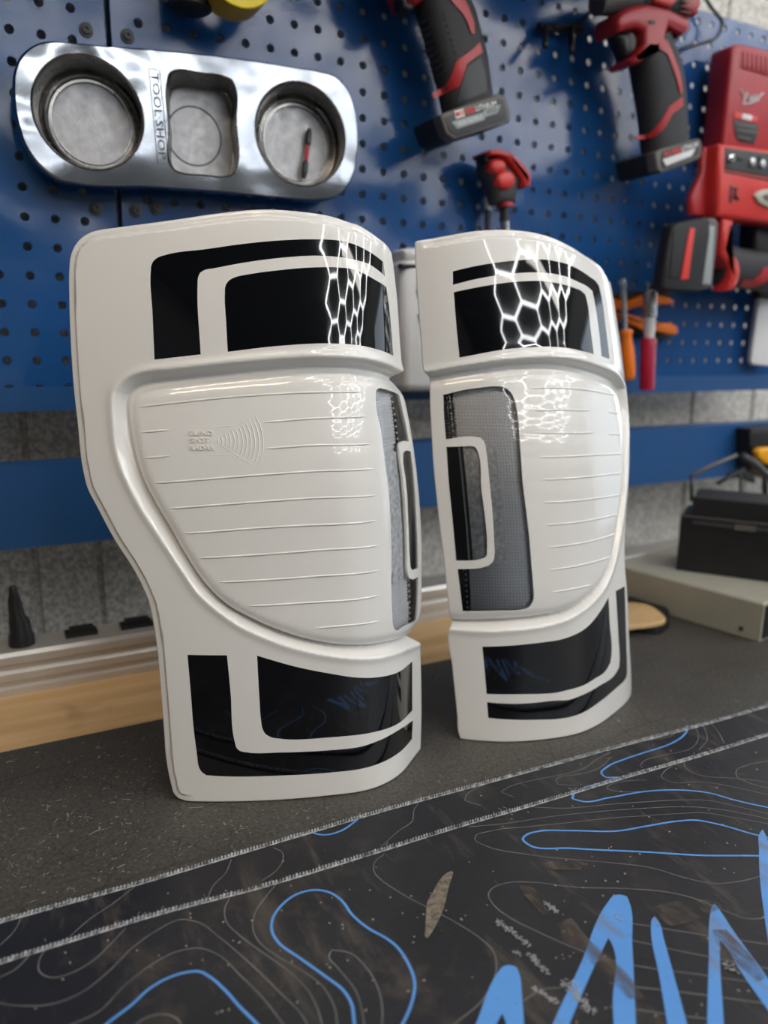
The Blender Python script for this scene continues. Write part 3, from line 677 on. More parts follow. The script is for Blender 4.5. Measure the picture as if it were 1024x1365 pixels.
        V = surf(v[:, 0], v[:, 1], f_(v))
        du = surf(v[:, 0]+e, v[:, 1], f_(v+[e, 0]))-surf(v[:, 0]-e, v[:, 1], f_(v-[e, 0])); dv = surf(v[:, 0], v[:, 1]+e, f_(v+[0, e]))-surf(v[:, 0], v[:, 1]-e, f_(v-[0, e]))
        N = np.cross(du, dv); N /= np.linalg.norm(N, axis=1)[:, None]
        o = mesh(name, V, t, m, root, smooth=True, label=label); o.data.normals_split_custom_set_from_vertices(N.tolist()); return o
    for h_ in holes[:4]: sheet(h_, None, 'lens_window', SMOKED, lift=-.00015)
    # reversing light: clear cover over a studded reflector
    big, small = holes[4], holes[5]
    sheet(big, None, 'clear_cover', GLASSM, lift=-.0009); sheet(small, None, 'clear_cover', GLASSM, lift=-.0009)
    pitch = .00265; mb = MB(); bd = MB()
    hb_ = -.0062
    def hc(z): return hb_-.006*(min(1.3, max(0, (z-.20)/.10))**2)-.003*(min(1.3, max(0, (.135-z)/.04))**2)
    bx0, bz0 = big.min(0)-.002; bx1, bz1 = big.max(0)+.002
    inner_x = bx0 if right else bx1             # side next to the tailgate
    cells = [(x, z) for x in np.arange(bx0, bx1, pitch) for z in np.arange(bz0, bz1, pitch)]
    Q = np.array(cells)+pitch/2; near = inside(big, Q) | (pdist(big, Q, True) < .003)
    # the reflector's inner column is dark; its line follows the window edge
    edge = big[(big[:, 0]-np.interp(big[:, 1], [bz0, bz1], [0, 0])) != 9]
    def col_edge(z):
        k = np.abs(big[:, 1]-z) < .004; xs = big[k, 0]
        if not len(xs): return inner_x
        return xs.min() if right else xs.max()
    top_x = [col_edge(z) for z in (bz0+.012, bz1-.012)]
    def e_x(z): return np.interp(z, [bz0+.012, bz1-.012], top_x)
    dark = MB()
    for (x, z), k in zip(cells, near):
        if not k: continue
        dd = abs(x+pitch/2-e_x(z))
        tgt = dark if dd < .0075 else mb
        hh_ = .0011 if tgt is mb else .0003
        q = [surf(a, b, hc(b)) for a, b in ((x, z), (x+pitch, z), (x+pitch, z+pitch), (x, z+pitch))]; m5 = pitch*.28
        q += [surf(a, b, hc(b)+hh_) for a, b in ((x+m5, z+m5), (x+pitch-m5, z+m5), (x+pitch-m5, z+pitch-m5), (x+m5, z+pitch-m5))]
        tgt.add(q, [(4, 5, 6, 7), (0, 1, 5, 4), (1, 2, 6, 5), (2, 3, 7, 6), (3, 0, 4, 7)])
    mb.build('studded_reflector', PRISM, root, kind='stuff'); 
    if dark.v: dark.build('dark_strip', PRISMD, root, kind='stuff')
    for z in np.arange(bz0+.004, bz1-.004, .0047):
        x = e_x(z)+(.0045 if right else -.0045); c_ = surf(x, z, hc(z)+.0006)
        r = .0007; bd.obox(c_, (r, 0, 0), (0, r, 0), (0, 0, r))
    bd.build('led_row', BEAD, root, kind='stuff')
    sx0, sz0 = small.min(0); sx1, sz1 = small.max(0); wz = sx1-sx0
    u0, u1 = (sx0, sx1) if right else (sx1, sx0); sg = 1 if right else -1
    def strip(ua, ub, name, m, h, slope=True):
        zz = np.linspace(sz0-.001, sz1+.001, 12); mbb = MB()
        tilt = np.array([e_x(z)-e_x((sz0+sz1)/2) for z in zz])
        base = e_x((sz0+sz1)/2)
        L_ = [surf(base+ua*sg+tt, z, h) for z, tt in zip(zz, tilt)]; R2 = [surf(base+ub*sg+tt, z, h) for z, tt in zip(zz, tilt)]
        mbb.add(L_+R2, [(i, i+1, 13+i, 12+i) for i in range(11)]); return mbb.build(name, m, root)
    strip(-.004, .0080, 'black_channel', RUBBER, hb_+.0022)
    strip(.0080, .0094, 'bright_channel_edge', CHROME, hb_+.0030)
    strip(.0094, .0118, 'black_channel', DGREY, hb_+.0026)
    strip(.0118, .040, 'lamp_reflector', SILVER, hb_+.0024)
    # moulded ribs across the middle panel
    def rib(pts, wd, ht, name='rib', m=WHITE):
        P = smooth_poly(pts, False, .006, 80); mbb = MB(); R_ = []
        n_ = len(P)
        for i, p in enumerate(P):
            t_ = P[min(i+1, n_-1)]-P[max(i-1, 0)]; t_ = t_/(np.linalg.norm(t_)+1e-12); nr = np.array([-t_[1], t_[0]])
            sc = .35 if i in (0, n_-1) else 1; h0 = H(p[None])[0]
            R_.append([surf(*(p+nr*wd*.5*c*sc), h0+ht*s_*sc-.0002) for c, s_ in ((-1, 0), (-.75, .6), (-.3, 1), (.3, 1), (.75, .6), (1, 0))])
        mbb.rings(R_); return mbb
    for r_ in d['ribs']: rib(pairs(r_), .0017, .0008).build('rib', WHITE, root, auto=.8)
    if not right:
        # BLIND SPOT RADAR emblem
        for txt, (s_, z_), wd in (('BLIND', (.0195, .2655), .0160), ('SPOT', (.0195, .2606), .0135), ('RADAR', (.0195, .2555), .0165)):
            V2, F2, mx = text_tris(txt, .02); P = []
            S_ = s_+V2[:, 0]/mx[0]*wd; Z_ = z_+V2[:, 1]/mx[1]*.0032+(S_-s_)*.01
            hh_ = H(np.stack([S_, Z_], 1)); top_ = surf(S_, Z_, hh_+.0007); low_ = surf(S_, Z_, hh_-.0003); nv = len(S_); cnt = {}
            for f in F2:
                for a, b in ((f[0], f[1]), (f[1], f[2]), (f[2], f[0])): cnt[(a, b)] = 1
            side = [(a, b, b+nv, a+nv) for a, b in cnt if (b, a) not in cnt]
            MB().add(np.vstack([top_, low_]), list(F2)+side).build('raised_lettering', WHITE, root)
        mb = MB(); ac = np.array([.0362, .2618])
        for i in range(1, 13):
            r = .0028*i
            pts = [ac+r*np.array([math.cos(a), math.sin(a)]) for a in np.radians(np.linspace(-33, 33, 9))]
            q = rib(pts, .0011, .00055); mb.add(q.v, q.f)
        for a in (-33, 33):
            q = rib([ac, ac+.034*np.array([math.cos(math.radians(a)), math.sin(math.radians(a))])], .0009, .0004); mb.add(q.v, q.f)
        for a, b in (((.0195, .2705), (.052, .2722)), ((.024, .2520), (.052, .2530))):
            q = rib([a, b], .0008, .00035); mb.add(q.v, q.f)
        mb.build('radar_emblem', WHITE, root, auto=.8)
    return root
def sh_x(OL, nn, q): return OL+nn*q
build_lamp('L', SL, 'nearer white painted tail lamp seen from its side, with BLIND SPOT RADAR emblem')
build_lamp('R', SR, 'white painted tail lamp farther back, its wide clear reversing light facing the camera')

# ================================================================ printed mats
def slab(name, loc, lab, edge_px, z0, z1, nm='printed_sheet'):
    """mat lying on the bench whose far edge follows the stitched line"""
    r = thing(name, (.3, .2, z0), lab, 'mat')
    e = [atZ(x, y, z1) for x, y in edge_px]
    d0 = e[0]-e[-1]; d0 /= np.linalg.norm(d0); e = [e[0]+d0*.35]+e+[e[-1]-d0*.45]
    back = [e[-1]+np.array([-.02, -.62, 0]), e[0]+np.array([-.02, -.62, 0])]
    top = [(p[0], p[1], z1) for p in e+back]; bot = [(p[0], p[1], z0+.0001) for p in e+back]
    MB().rings([bot, top]).build(nm, PRINTED, r)
    return r, [np.array([p[0], p[1], z1]) for p in e]
S1 = [(0, 1227), (100, 1199.5), (200, 1172), (300, 1142), (400, 1112), (512, 1079), (612, 1052), (712, 1025), (825, 994), (937, 965), (1024, 940)]
S2 = [(0, 1281), (100, 1250), (200, 1219.5), (350, 1180), (512, 1131), (612, 1100), (712, 1071), (812, 1041), (920, 1010), (1024, 978)]
matA, eA = slab('printed_mat', None, 'black printed mat lying underneath, showing as a strip between the two stitched edges', S1, 0, .0022)
matB, eB = slab('printed_mat', None, 'black printed mat on top in the foreground with blue lettering and contour lines', S2, .0022, .0044)
def stitches(edge, par, z, seed):
    rnd = random.Random(seed); mb = MB(); L_ = smooth_poly([p[:2] for p in edge], False, .0022, 80)
    lp = [np.array([p[0], p[1]]) for p in L_ if -.15 < p[0] < .95]
    for i in range(1, len(lp)-1):
        t_ = lp[i+1]-lp[i-1]; t_ /= np.linalg.norm(t_); nr = np.array([-t_[1], t_[0]]); p = lp[i]+nr*rnd.uniform(-.0003, .0003)
        a = p-nr*.0021-t_*.0008; b = p+nr*.0012+t_*.0009; r = rnd.uniform(.00060, .00085)
        zz = z+.0003
        mb.tube([(a[0], a[1], zz-.0003), ((a[0]+b[0])/2, (a[1]+b[1])/2, zz+.0007), (b[0], b[1], zz-.0012)], [r*.8, r*1.1, r*.8], 5)
        if rnd.random() < .28:
            q = p+nr*rnd.uniform(-.003, .004); an = rnd.uniform(0, 6.28); l_ = rnd.uniform(.001, .0028)
            mb.tube([(q[0], q[1], zz), (q[0]+l_*math.cos(an), q[1]+l_*math.sin(an), zz+rnd.uniform(0, .0012))], .00015, 4)
    # running chain on the near side of the edge
    mb.tube([(p[0]-nr[0]*.0022, p[1]-nr[1]*.0022, z+.0001) for p in lp[::2]], .00055, 5)
    mb.build('stitched_edge', THREAD, par, kind='stuff')
stitches(eA, matA, .0022, 3); stitches(eB, matB, .0044, 5)
ribbonN = [0]
def ribbon(par, px, wd, z, m, name, closed=False):
    P = smooth_poly([atZ(x, y, z)[:2] for x, y in px], closed, .003, 75); n = len(P); zz = z+.00012+.00001*(ribbonN[0] % 9); ribbonN[0] += 1
    t_ = np.gradient(P, axis=0); t_ /= np.linalg.norm(t_, axis=1)[:, None]+1e-12; nr = np.stack([-t_[:, 1], t_[:, 0]], 1)
    a = P+nr*wd/2; b = P-nr*wd/2
    mesh(name, [(p[0], p[1], zz) for p in a]+[(p[0], p[1], zz) for p in b], [(i, i+1, n+i+1, n+i) for i in range(n-1)], m, par)
def LC(*p): return [(p[i]/2, 960+p[i+1]/2) for i in range(0, len(p), 2)]
def RC(*p): return [(512+p[i]/2, 960+p[i+1]/2) for i in range(0, len(p), 2)]
zA, zB = .0022, .0044
BW_, GW_ = .0016, .00062
for q in (LC(240, 850, 285, 810, 350, 760, 400, 715, 450, 687, 500, 672, 530, 670, 560, 685, 600, 720, 640, 765, 685, 810, 720, 850),
          LC(952, 850, 945, 810, 937, 755, 915, 720, 870, 685, 800, 635, 740, 590, 726, 565, 727, 530, 750, 495, 790, 465, 840, 453, 880, 460, 910, 480, 940, 520, 990, 560, 1024, 578, 1054, 600, 1089, 650, 1106, 700, 1099, 750, 1074, 810, 1050, 850),
          RC(612, 162, 560, 172, 525, 184, 505, 198, 503, 210, 530, 217, 600, 207, 700, 190, 800, 187, 870, 195, 930, 212, 1024, 233, 1080, 243),
          RC(1060, 322, 980, 303, 900, 280, 830, 267, 780, 270, 700, 283, 620, 296, 500, 295, 410, 297, 380, 306, 370, 318, 385, 332, 500, 342, 700, 352, 850, 361, 1000, 362, 1060, 364)):
    ribbon(matB, q, BW_, zB, INKB, 'blue_contour')
for q in (LC(833, 300, 850, 305, 870, 306, 910, 295, 945, 272, 962, 258), RC(808, 15, 808, 28, 800, 40, 760, 65, 700, 85, 640, 105, 595, 125, 580, 143, 590, 152, 625, 152)):
    ribbon(matA, q, BW_, zA, INKB, 'blue_contour')
for q in (RC(1060, 408, 1024, 412, 960, 428, 870, 435, 800, 420, 720, 396, 600, 380, 500, 372, 380, 358, 270, 335, 243, 320, 245, 308, 280, 297, 400, 283, 500, 273, 600, 262, 700, 255, 780, 250, 860, 248, 920, 258, 1024, 277, 1060, 285),
          RC(0, 433, 50, 465, 120, 502, 200, 545, 260, 585, 290, 615, 300, 650, 290, 700, 260, 750, 190, 810, 150, 850),
          RC(1050, 523, 960, 528, 900, 505, 840, 480, 760, 460, 650, 450, 500, 445, 400, 433, 330, 434, 290, 448, 278, 465, 290, 490, 340, 530, 400, 560, 500, 605, 580, 635, 700, 660, 850, 680, 1050, 710),
          RC(395, 232, 480, 235, 600, 225, 700, 218, 800, 213, 870, 215, 940, 230, 1050, 256), RC(225, 285, 330, 275, 440, 258, 560, 245, 700, 235, 800, 231, 870, 235, 1050, 268),
          RC(690, 190, 620, 190, 595, 184, 597, 176, 620, 167, 660, 161, 700, 160), RC(768, 122, 745, 140, 740, 152, 760, 163, 850, 165, 940, 180, 1050, 206),
          RC(800, 110, 803, 125, 820, 140, 860, 150, 930, 155, 1050, 168), RC(1050, 106, 970, 120, 940, 135, 945, 155, 980, 170, 1050, 186),
          RC(370, 750, 420, 720, 480, 712), RC(575, 535, 640, 540, 720, 552, 800, 565, 1050, 602), RC(600, 580, 670, 590, 760, 610, 900, 638, 1050, 668), RC(600, 700, 660, 710, 750, 720, 1050, 760), RC(600, 765, 660, 770, 760, 785, 900, 800),
          LC(-40, 745, 0, 755, 60, 762, 150, 755, 220, 725, 290, 670, 350, 610, 420, 560, 480, 532, 530, 540, 580, 575, 640, 625, 700, 680, 750, 730, 800, 780, 830, 830),
          LC(130, 840, 190, 812, 260, 780, 330, 710, 400, 655, 470, 618, 530, 608, 580, 625, 640, 680, 700, 740, 755, 810, 780, 840),
          LC(340, 840, 365, 810, 400, 790, 440, 785, 470, 795, 490, 830), LC(335, 555, 300, 592, 250, 640, 190, 675, 140, 687, 105, 670, 103, 645, 120, 613),
          LC(612, 475, 600, 500, 605, 540, 640, 575, 700, 620, 770, 670, 820, 720, 850, 780, 862, 830),
          LC(745, 428, 710, 470, 680, 515, 675, 560, 690, 590, 740, 630, 800, 665, 860, 710, 890, 760, 902, 830),
          LC(975, 840, 968, 790, 950, 725, 900, 660, 877, 630, 885, 613, 930, 620, 980, 665, 1010, 720, 1020, 780, 1015, 840), LC(1024, 358, 1000, 378, 998, 405, 1024, 433), LC(78, 628, 40, 665, -20, 695)):
    ribbon(matB, q, GW_, zB, INKG, 'grey_contour')
for q in (RC(-8, 338, 40, 295, 75, 270, 80, 240, 92, 222), RC(258, 228, 215, 215, 220, 200, 250, 180, 330, 155, 420, 130, 540, 95, 600, 78, 700, 55, 770, 40, 785, 25),
          RC(345, 205, 312, 192, 330, 180, 400, 160, 490, 142, 540, 125, 560, 110, 605, 85), RC(520, 175, 465, 172, 458, 160, 475, 150, 520, 145, 570, 130, 605, 100),
          RC(682, 122, 695, 108, 740, 95, 820, 75, 838, 50, 830, 12), RC(840, 80, 862, 50, 850, 12), RC(908, 63, 890, 30, 865, 2),
          LC(362, 442, 300, 490, 240, 530, 185, 578), LC(617, 372, 600, 410, 570, 440, 552, 478), LC(728, 340, 752, 352, 754, 375, 738, 400, 700, 428), LC(55, 530, 40, 560, 0, 600, -30, 625)):
    ribbon(matA, q, GW_, zA, INKG, 'grey_contour')
def stroke(px, name='blue_lettering', m=INKW, par=matB, z=zB, lift=.0003, corner=60, step=.003):
    P = smooth_poly([atZ(x, y, z)[:2] for x, y in px], True, step, corner)
    v, t_ = cdt([P], []); c = v[t_].mean(1); t_ = t_[inside(P, c)]
    mesh(name, [(p[0], p[1], z+lift) for p in v], t_, m, par)
stroke(RC(195, 920, 245, 810, 305, 672, 318, 657, 335, 654, 352, 659, 360, 675, 368, 740, 378, 920, 326, 920, 322, 800, 315, 783, 300, 812, 255, 920))
stroke(RC(405, 920, 450, 810, 520, 660, 598, 485, 612, 469, 630, 466, 648, 471, 655, 488, 662, 600, 672, 810, 678, 920, 616, 920, 610, 760, 603, 590, 598, 582, 560, 660, 495, 810, 450, 920))
stroke(RC(770, 920, 755, 810, 735, 690, 712, 550, 714, 532, 722, 524, 733, 538, 745, 580, 770, 670, 808, 810, 838, 920))
stroke(RC(862, 920, 862, 810, 866, 640, 870, 515, 874, 497, 882, 490, 892, 503, 930, 560, 1024, 690, 1090, 790, 1100, 880, 1024, 775, 950, 670, 900, 592, 896, 588, 896, 640, 906, 810, 910, 920))
stroke(RC(1040, 700, 1024, 590, 1003, 430, 1000, 350, 1003, 300, 1010, 292, 1020, 312, 1032, 380, 1075, 640))
stroke(RC(180, 403, 185, 408, 172, 450, 160, 500, 145, 535, 125, 570, 116, 582, 108, 578, 110, 560, 112, 520, 116, 485, 130, 460, 150, 425, 165, 410), 'dried_glue_smear', KHAKI, lift=.00035, corner=20, step=.0012)
for q in (RC(462, 545, 500, 528, 545, 585, 605, 635, 655, 685, 700, 750, 655, 745, 590, 695, 535, 655, 485, 600), RC(875, 560, 912, 560, 965, 615, 1020, 690, 995, 700, 930, 640, 885, 600),
          RC(355, 438, 400, 450, 445, 520, 425, 522, 380, 475), RC(685, 512, 760, 488, 875, 478, 905, 500, 800, 545, 715, 556), RC(420, 385, 480, 368, 545, 385, 520, 402, 450, 400), RC(560, 110, 620, 92, 600, 112, 575, 130),
          RC(680, 235, 720, 222, 700, 250, 735, 262, 690, 262)):
    stroke(q, 'dirt_smear', SMEAR, lift=.0006, corner=20)
# scattered shavings and scrape marks on the mats
rnd = random.Random(11); mb = MB()
for cx, cy, dx, dy, n, sp in ((345, 570, 45, 35, 60, 9), (410, 650, 28, 28, 40, 8), (445, 500, 18, 14, 34, 8), (430, 735, 35, 22, 40, 7), (520, 740, 35, 40, 90, 18), (355, 622, 10, 6, 14, 6), (630, 530, 25, 20, 10, 22), (920, 660, 20, 12, 14, 12)):
    for _ in range(n):
        u = rnd.uniform(-1, 1); px = 512+(cx+dx*u+rnd.gauss(0, sp*.45))/2; py = 960+(cy+dy*u+rnd.gauss(0, sp*.3))/2
        p = atZ(px, py, zB); an = rnd.uniform(0, 3.14); l_ = rnd.uniform(.0004, .0013); h = .00012
        mb.obox((p[0], p[1], zB+.0005), (l_*math.cos(an), l_*math.sin(an), 0), (-h*math.sin(an)*1.6, h*math.cos(an)*1.6, 0), (0, 0, h))
o = mb.build('shavings', mat('pale_shavings', (.42, .43, .45), .5), None, kind='stuff'); setp(o, 'pale scrapings scattered over the blue lettering of the front mat', 'shavings')
mb = MB()
for _ in range(900):
    px, py = rnd.uniform(-20, 560), rnd.uniform(985, 1215)
    if py > 1222-.28*px-6 or (px > 205 and py < 1075): continue
    p = atZ(px, py, 0); an = rnd.gauss(.5, .9); l_ = rnd.expovariate(1)*.0006+.0002; h = .0001
    mb.obox((p[0], p[1], h), (l_*math.cos(an), l_*math.sin(an), 0), (-h*math.sin(an), h*math.cos(an), 0), (0, 0, h))
o = mb.build('lint', mat('pale_lint', (.40, .36, .28), .6), None, kind='stuff'); setp(o, 'pale lint and plastic shavings scattered on the bare rubber mat', 'lint')
mb = MB()
for _ in range(200):
    px, py = rnd.uniform(0, 1024), rnd.uniform(1000, 1365)
    if py < 1281-.30*px+8: continue
    p = atZ(px, py, zB); an = rnd.uniform(0, 3); l_ = rnd.uniform(.0002, .0007); h = .00015
    mb.obox((p[0], p[1], zB+h), (l_*math.cos(an), l_*math.sin(an), 0), (-h*math.sin(an)*2, h*math.cos(an)*2, 0), (0, 0, h))
o = mb.build('crumbs', mat('pale_crumbs', (.40, .36, .28), .6), None, kind='stuff'); setp(o, 'pale plastic crumbs scattered over the front printed mat', 'crumbs')

# ================================================================ magnetic tray
YT = WALL_Y-.036
tray = thing('tool_tray', tuple(atY(245, 150, WALL_Y-.004)), 'polished metal tray with two round cups and a square cup on the pegboard', 'tray')
to = [(100, 56.5), (200, 64.5), (300, 74.5), (400, 89.5), (430, 94.5), (450, 102), (465, 118), (474, 143), (478, 175), (477, 205), (472, 233), (462, 252), (445, 264), (420, 267), (395, 265.5), (300, 257), (200, 250), (100, 245.5), (80, 241), (58, 227), (36, 200), (23, 165), (17.5, 125), (18, 98), (26, 76), (42, 61), (60, 54.5), (80, 54.5)]
TO = smooth_poly([atY(x, y, YT)[[0, 2]] for x, y in to], True, .004, 80)
def ell(cx, cy, rx, ry, n=56, rot=0):
    o = []
    for i in range(n):
        a = 2*math.pi*i/n; x, y = rx*math.cos(a), ry*math.sin(a); o.append((cx+x*math.cos(rot)-y*math.sin(rot), cy+x*math.sin(rot)+y*math.cos(rot)))
    return o
def circ_world(px, py, top, bot):
    c = atY(px, py, YT); r = (atY(px, top, YT)[2]-atY(px, bot, YT)[2])/2; zc = (atY(px, top, YT)[2]+atY(px, bot, YT)[2])/2
    return np.array([c[0], zc]), r
c1, r1 = circ_world(119, 150, 72, 227); c2, r2 = circ_world(402, 178, 108, 249)
C1 = np.array([c1+r1*np.array([math.cos(a), math.sin(a)]) for a in np.linspace(0, 2*math.pi, 64, endpoint=False)])
C2 = np.array([c2+r2*np.array([math.cos(a), math.sin(a)]) for a in np.linspace(0, 2*math.pi, 64, endpoint=False)])
SQ = smooth_poly([atY(x, y, YT)[[0, 2]] for x, y in ((232, 93), (268, 96), (300, 101), (310, 106), (315, 117), (316, 160), (317, 222), (313, 232), (305, 236), (272, 235), (243, 232), (232, 228), (226, 217), (224, 170), (222, 108), (225, 97))], True, .003, 80)
def flat(polys, y, name, m, par, th=.0015):
    v, t_ = cdt(polys, []); c = v[t_].mean(1); ok = inside(polys[0], c)
    for h_ in polys[1:]: ok &= ~inside(h_, c)
    t_ = t_[ok]
    return mesh(name, [(p[0], y, p[1]) for p in v], t_, m, par)
ctr = TO.mean(0)
TI = TO+(ctr-TO)*np.array([.012, .03])
flat([TI, C1, SQ, C2], YT, 'face_plate', ALU, tray)
def ring3(P, y, s=1., c=None):
    c = P.mean(0) if c is None else c
    P = P+np.array([.0065, -.0015])*min(1, max(0, (y-YT)/.03)); c = P.mean(0)
    return [(c[0]+(p[0]-c[0])*s, y, c[1]+(p[1]-c[1])*s) for p in P]
MB().rings([[(p[0], YT, p[1]) for p in TI], [(p[0], YT+.0016, p[1]) for p in (TO+TI)/2+(TO-TI)*.38], [(p[0], YT+.004, p[1]) for p in TO], [(p[0], YT+.012, p[1]) for p in TO]], False, False).build('rolled_rim', ALU, tray, auto=1.2)
def cup(P, rim_label, circ=True):
    bz = WALL_Y-.0042
    prof = [(1, YT), (.985, YT-.0012), (.965, YT-.0002), (.95, YT+.003), (.93, bz-.006), (.90, bz-.002), (.86, bz-.001), (.845, bz-.0045), (.80, bz-.005), (.785, bz-.0015), (.76, bz-.0015), (.745, bz-.004), (.725, bz-.004), (.715, bz-.001)] if circ else \
           [(1, YT), (.985, YT-.0012), (.965, YT-.0002), (.95, YT+.003), (.93, bz-.006), (.91, bz-.002), (.88, bz-.001)]
    k = MB().rings([ring3(P, y, s) for s, y in prof], False, False).build('cup_wall', CUPM, tray, auto=.8)
    MB().rings([ring3(P, bz-.001, prof[-1][0]*1.01), ring3(P, bz-.001, .4), ring3(P, bz-.001, .02)], False, True).build('cup_floor', CUPF, tray)
    MB().rings([ring3(P, YT+.002, 1.0), ring3(P, bz+.001, .955), ring3(P, bz+.001, .02)], False, True).build('cup_back', CUPM, tray)
cup(C1, ''); cup(C2, ''); cup(SQ, '', False)
# ring groove round the magnet of the square cup
cs = SQ.mean(0)+np.array([-.001, -.004]); rr = .0262
MB().tube([(cs[0]+rr*math.cos(a), WALL_Y-.0052, cs[1]+rr*math.sin(a)) for a in np.linspace(0, 2*math.pi, 41)], .0007, 6, False).build('magnet_ring', ETCH, tray)
# etched name, turned to read downwards
a0, a1 = atY(198.5, 93, YT-.0003), atY(210.5, 218, YT-.0003); dn = (a1-a0); Ln = np.linalg.norm(dn); dn /= Ln
rg = np.array([-dn[2], 0, dn[0]]); rg = -rg if rg[0] < 0 else rg
lettering('TOOL', a0+dn*.002+rg*.0015, dn, rg, .0066, Ln*.46, 'etched_lettering', ETCH, tray, bold=.01)
lettering('SHOP', a0+dn*Ln*.53+rg*.0015, dn, rg, .0066, Ln*.42, 'etched_lettering', ETCH, tray, bold=.01)
fr = [a0-dn*.001, a0-dn*.001+rg*.0096, a1+rg*.0096, a1, a0-dn*.001]
MB().tube(fr, .00035, 4, False).build('etched_frame', ETCH, tray)
# driver bit lying in the round cup
b0, b1 = atY(413, 172, WALL_Y-.010), atY(405, 238, WALL_Y-.013); v_ = b1-b0
bit = thing('driver_bit', tuple(b1), 'black double-ended screwdriver bit with a red sleeve in the round cup', 'driver bit')
MB().tube([b0, b0+v_*.08, b0+v_*.30, b0+v_*.33], [.0022, .0033, .0033, .002], 6).build('bit_end', RUBBER, bit)
MB().tube([b0+v_*.33, b0+v_*.46, b0+v_*.5, b0+v_*.64], [.0021, .0023, .0023, .0021], 8).build('red_sleeve', RED, bit, label='red sleeve')
MB().tube([b0+v_*.64, b0+v_*.68, b0+v_*.88, b1], [.002, .0034, .0034, .0022], 6).build('bit_end', RUBBER, bit)

# ================================================================ tape roll and socket at the top edge
c = atY(320, -46, .742); R0 = c[2]-atY(320, 11, .742)[2]
tape = thing('tape_roll', (c[0], .76, c[2]), 'yellow roll of tape hanging at the top of the pegboard', 'tape')
def annulus(ro, ri, y0, y1, name, m, par, n=64):
    rg = [(ri, y0), (ro-.0008, y0), (ro, y0+.0008), (ro, y1-.0008), (ro-.0008, y1), (ri, y1), (ri, y0)]
    return MB().rings([[(c[0]+r*math.cos(2*math.pi*k/n), y, c[2]+r*math.sin(2*math.pi*k/n)) for k in range(n)] for r, y in rg], False, False).build(name, m, par, auto=.7)
annulus(R0, R0*.62, .742, .775, 'tape_winding', YELLOW, tape); annulus(R0*.62, R0*.56, .741, .776, 'cardboard_core', mat('card', (.45, .33, .2), .8), tape)
annulus(R0*.985, R0*.62, .7412, .742, 'tape_side', YELLOWS, tape)
MB().tube([(c[0], WALL_Y+.01, c[2]+R0*.53), (c[0], .73, c[2]+R0*.53), (c[0], .727, c[2]+R0*.58)], .003, 8).build('peg', STEEL, tape)
c = atY(257, -8, .77)
sk = thing('steel_canister', (c[0], .785, c[2]), 'dark bottomed metal canister at the top edge beside the tape', 'canister')
MB().rings([[(c[0]+r*math.cos(k*math.pi/12), .779+r*math.sin(k*math.pi/12), c[2]+z) for k in range(24)] for r, z in ((.016, -.011), (.019, -.009), (.019, -.005))]).build('base_cap', RUBBER, sk, auto=.7)
MB().rings([[(c[0]+r*math.cos(k*math.pi/12), .779+r*math.sin(k*math.pi/12), c[2]+z) for k in range(24)] for r, z in ((.0185, -.005), (.0185, .05), (.015, .055))]).build('can', STEEL, sk, auto=.7)

# ================================================================ cordless drill
def band(lof, par, m, name, *px):
    return lof.patch([atY(px[i], px[i+1], lof.Y-.018)[[0, 2]] for i in range(0, len(px), 2)], name, m, par)
def sec(Y, *q):
    """x_left, y_left, x_right, y_right, half depth -> loft section"""
    o = []
    for i in range(0, len(q), 5):
        a = atY(q[i], q[i+1], Y); b = atY(q[i+2], q[i+3], Y); o.append(((a[0]+b[0])/2, (a[2]+b[2])/2, abs(b[0]-a[0])/2*1.02, q[i+4]))
    return o
YD = .752
dr = thing('cordless_drill', tuple(atY(620, 150, .79)), 'red and black cordless driver hanging in the middle, battery pack lettered REDLITHIUM', 'power tool')
g1 = Loft(sec(YD, 548, -22, 606, -34, .021, 556, 10, 620, 0, .021, 563, 35, 631, 24, .021, 570, 60, 638, 48, .021, 577, 86, 645, 74, .021, 585, 115, 649, 102, .021, 592, 150, 653, 130, .021, 596, 168, 656, 150, .021), YD)
g1.build('grip', GRIP, dr)
band(g1, dr, RED, 'red_band', 586.2, 119, 600.6, 111, 607.4, 81.7, 629, 65.8, 637.6, 57, 641.8, 70.4, 620, 86.3, 612, 115.8, 588.4, 126)
band(g1, dr, RED, 'red_spine', 590, -8, 606, 11, 617.6, 25, 626, 46.5, 630.5, 46.5, 630, 30, 617, 0, 606, -12)
band(g1, dr, DGREY, 'grip_panel', 613, 118, 620.5, 90, 638, 78, 643, 92, 647.5, 122, 626, 132, 610, 138)
for k in range(9):
    a = (566+k*2.6, 26+k*9.0); mbr = [atY(a[0], a[1], YD-.02), atY(a[0]+14, a[1]-5.5, YD-.021), atY(a[0]+27, a[1]-10.5, YD-.021)]
    for p in mbr: p[1] = float(g1.front(np.array([[p[0], p[2]]]))[0])
    MB().tube(mbr, .0007, 5).build('grip_rib', RUBBER, dr)
plate(W(.735, 515, -75, 560, -92, 640, -92, 655, -70, 650, -30, 612, -16, 585, -14, 560, 4, 548, 2, 540, -20, 520, -40), .732, .05, .012, 'motor_body', RED, dr)
plate(W(.735, 552, -14, 560, 6, 552, 12, 542, 6, 540, -10), .742, .02, .004, 'trigger', RUBBER, dr)
def battery(par, Y0, depth, facepts, label_lines, body_m=GREYP):
    f = W(Y0, *facepts)
    c_ = np.array(f).mean(0); s_ = [tuple(c_+(np.array(p)-c_)*.985) for p in f]
    bt_ = plate(s_, Y0+.015, depth-.015, .002, 'battery', RUBBER2, par)
    plate(f, Y0, .016, .002, 'battery_cap', body_m, bt_); return bt_
BD = battery(dr, .722, .058, (587, 153, 595, 149, 665, 125, 674, 127, 681, 149, 679.5, 163, 606, 186, 595, 178), None)
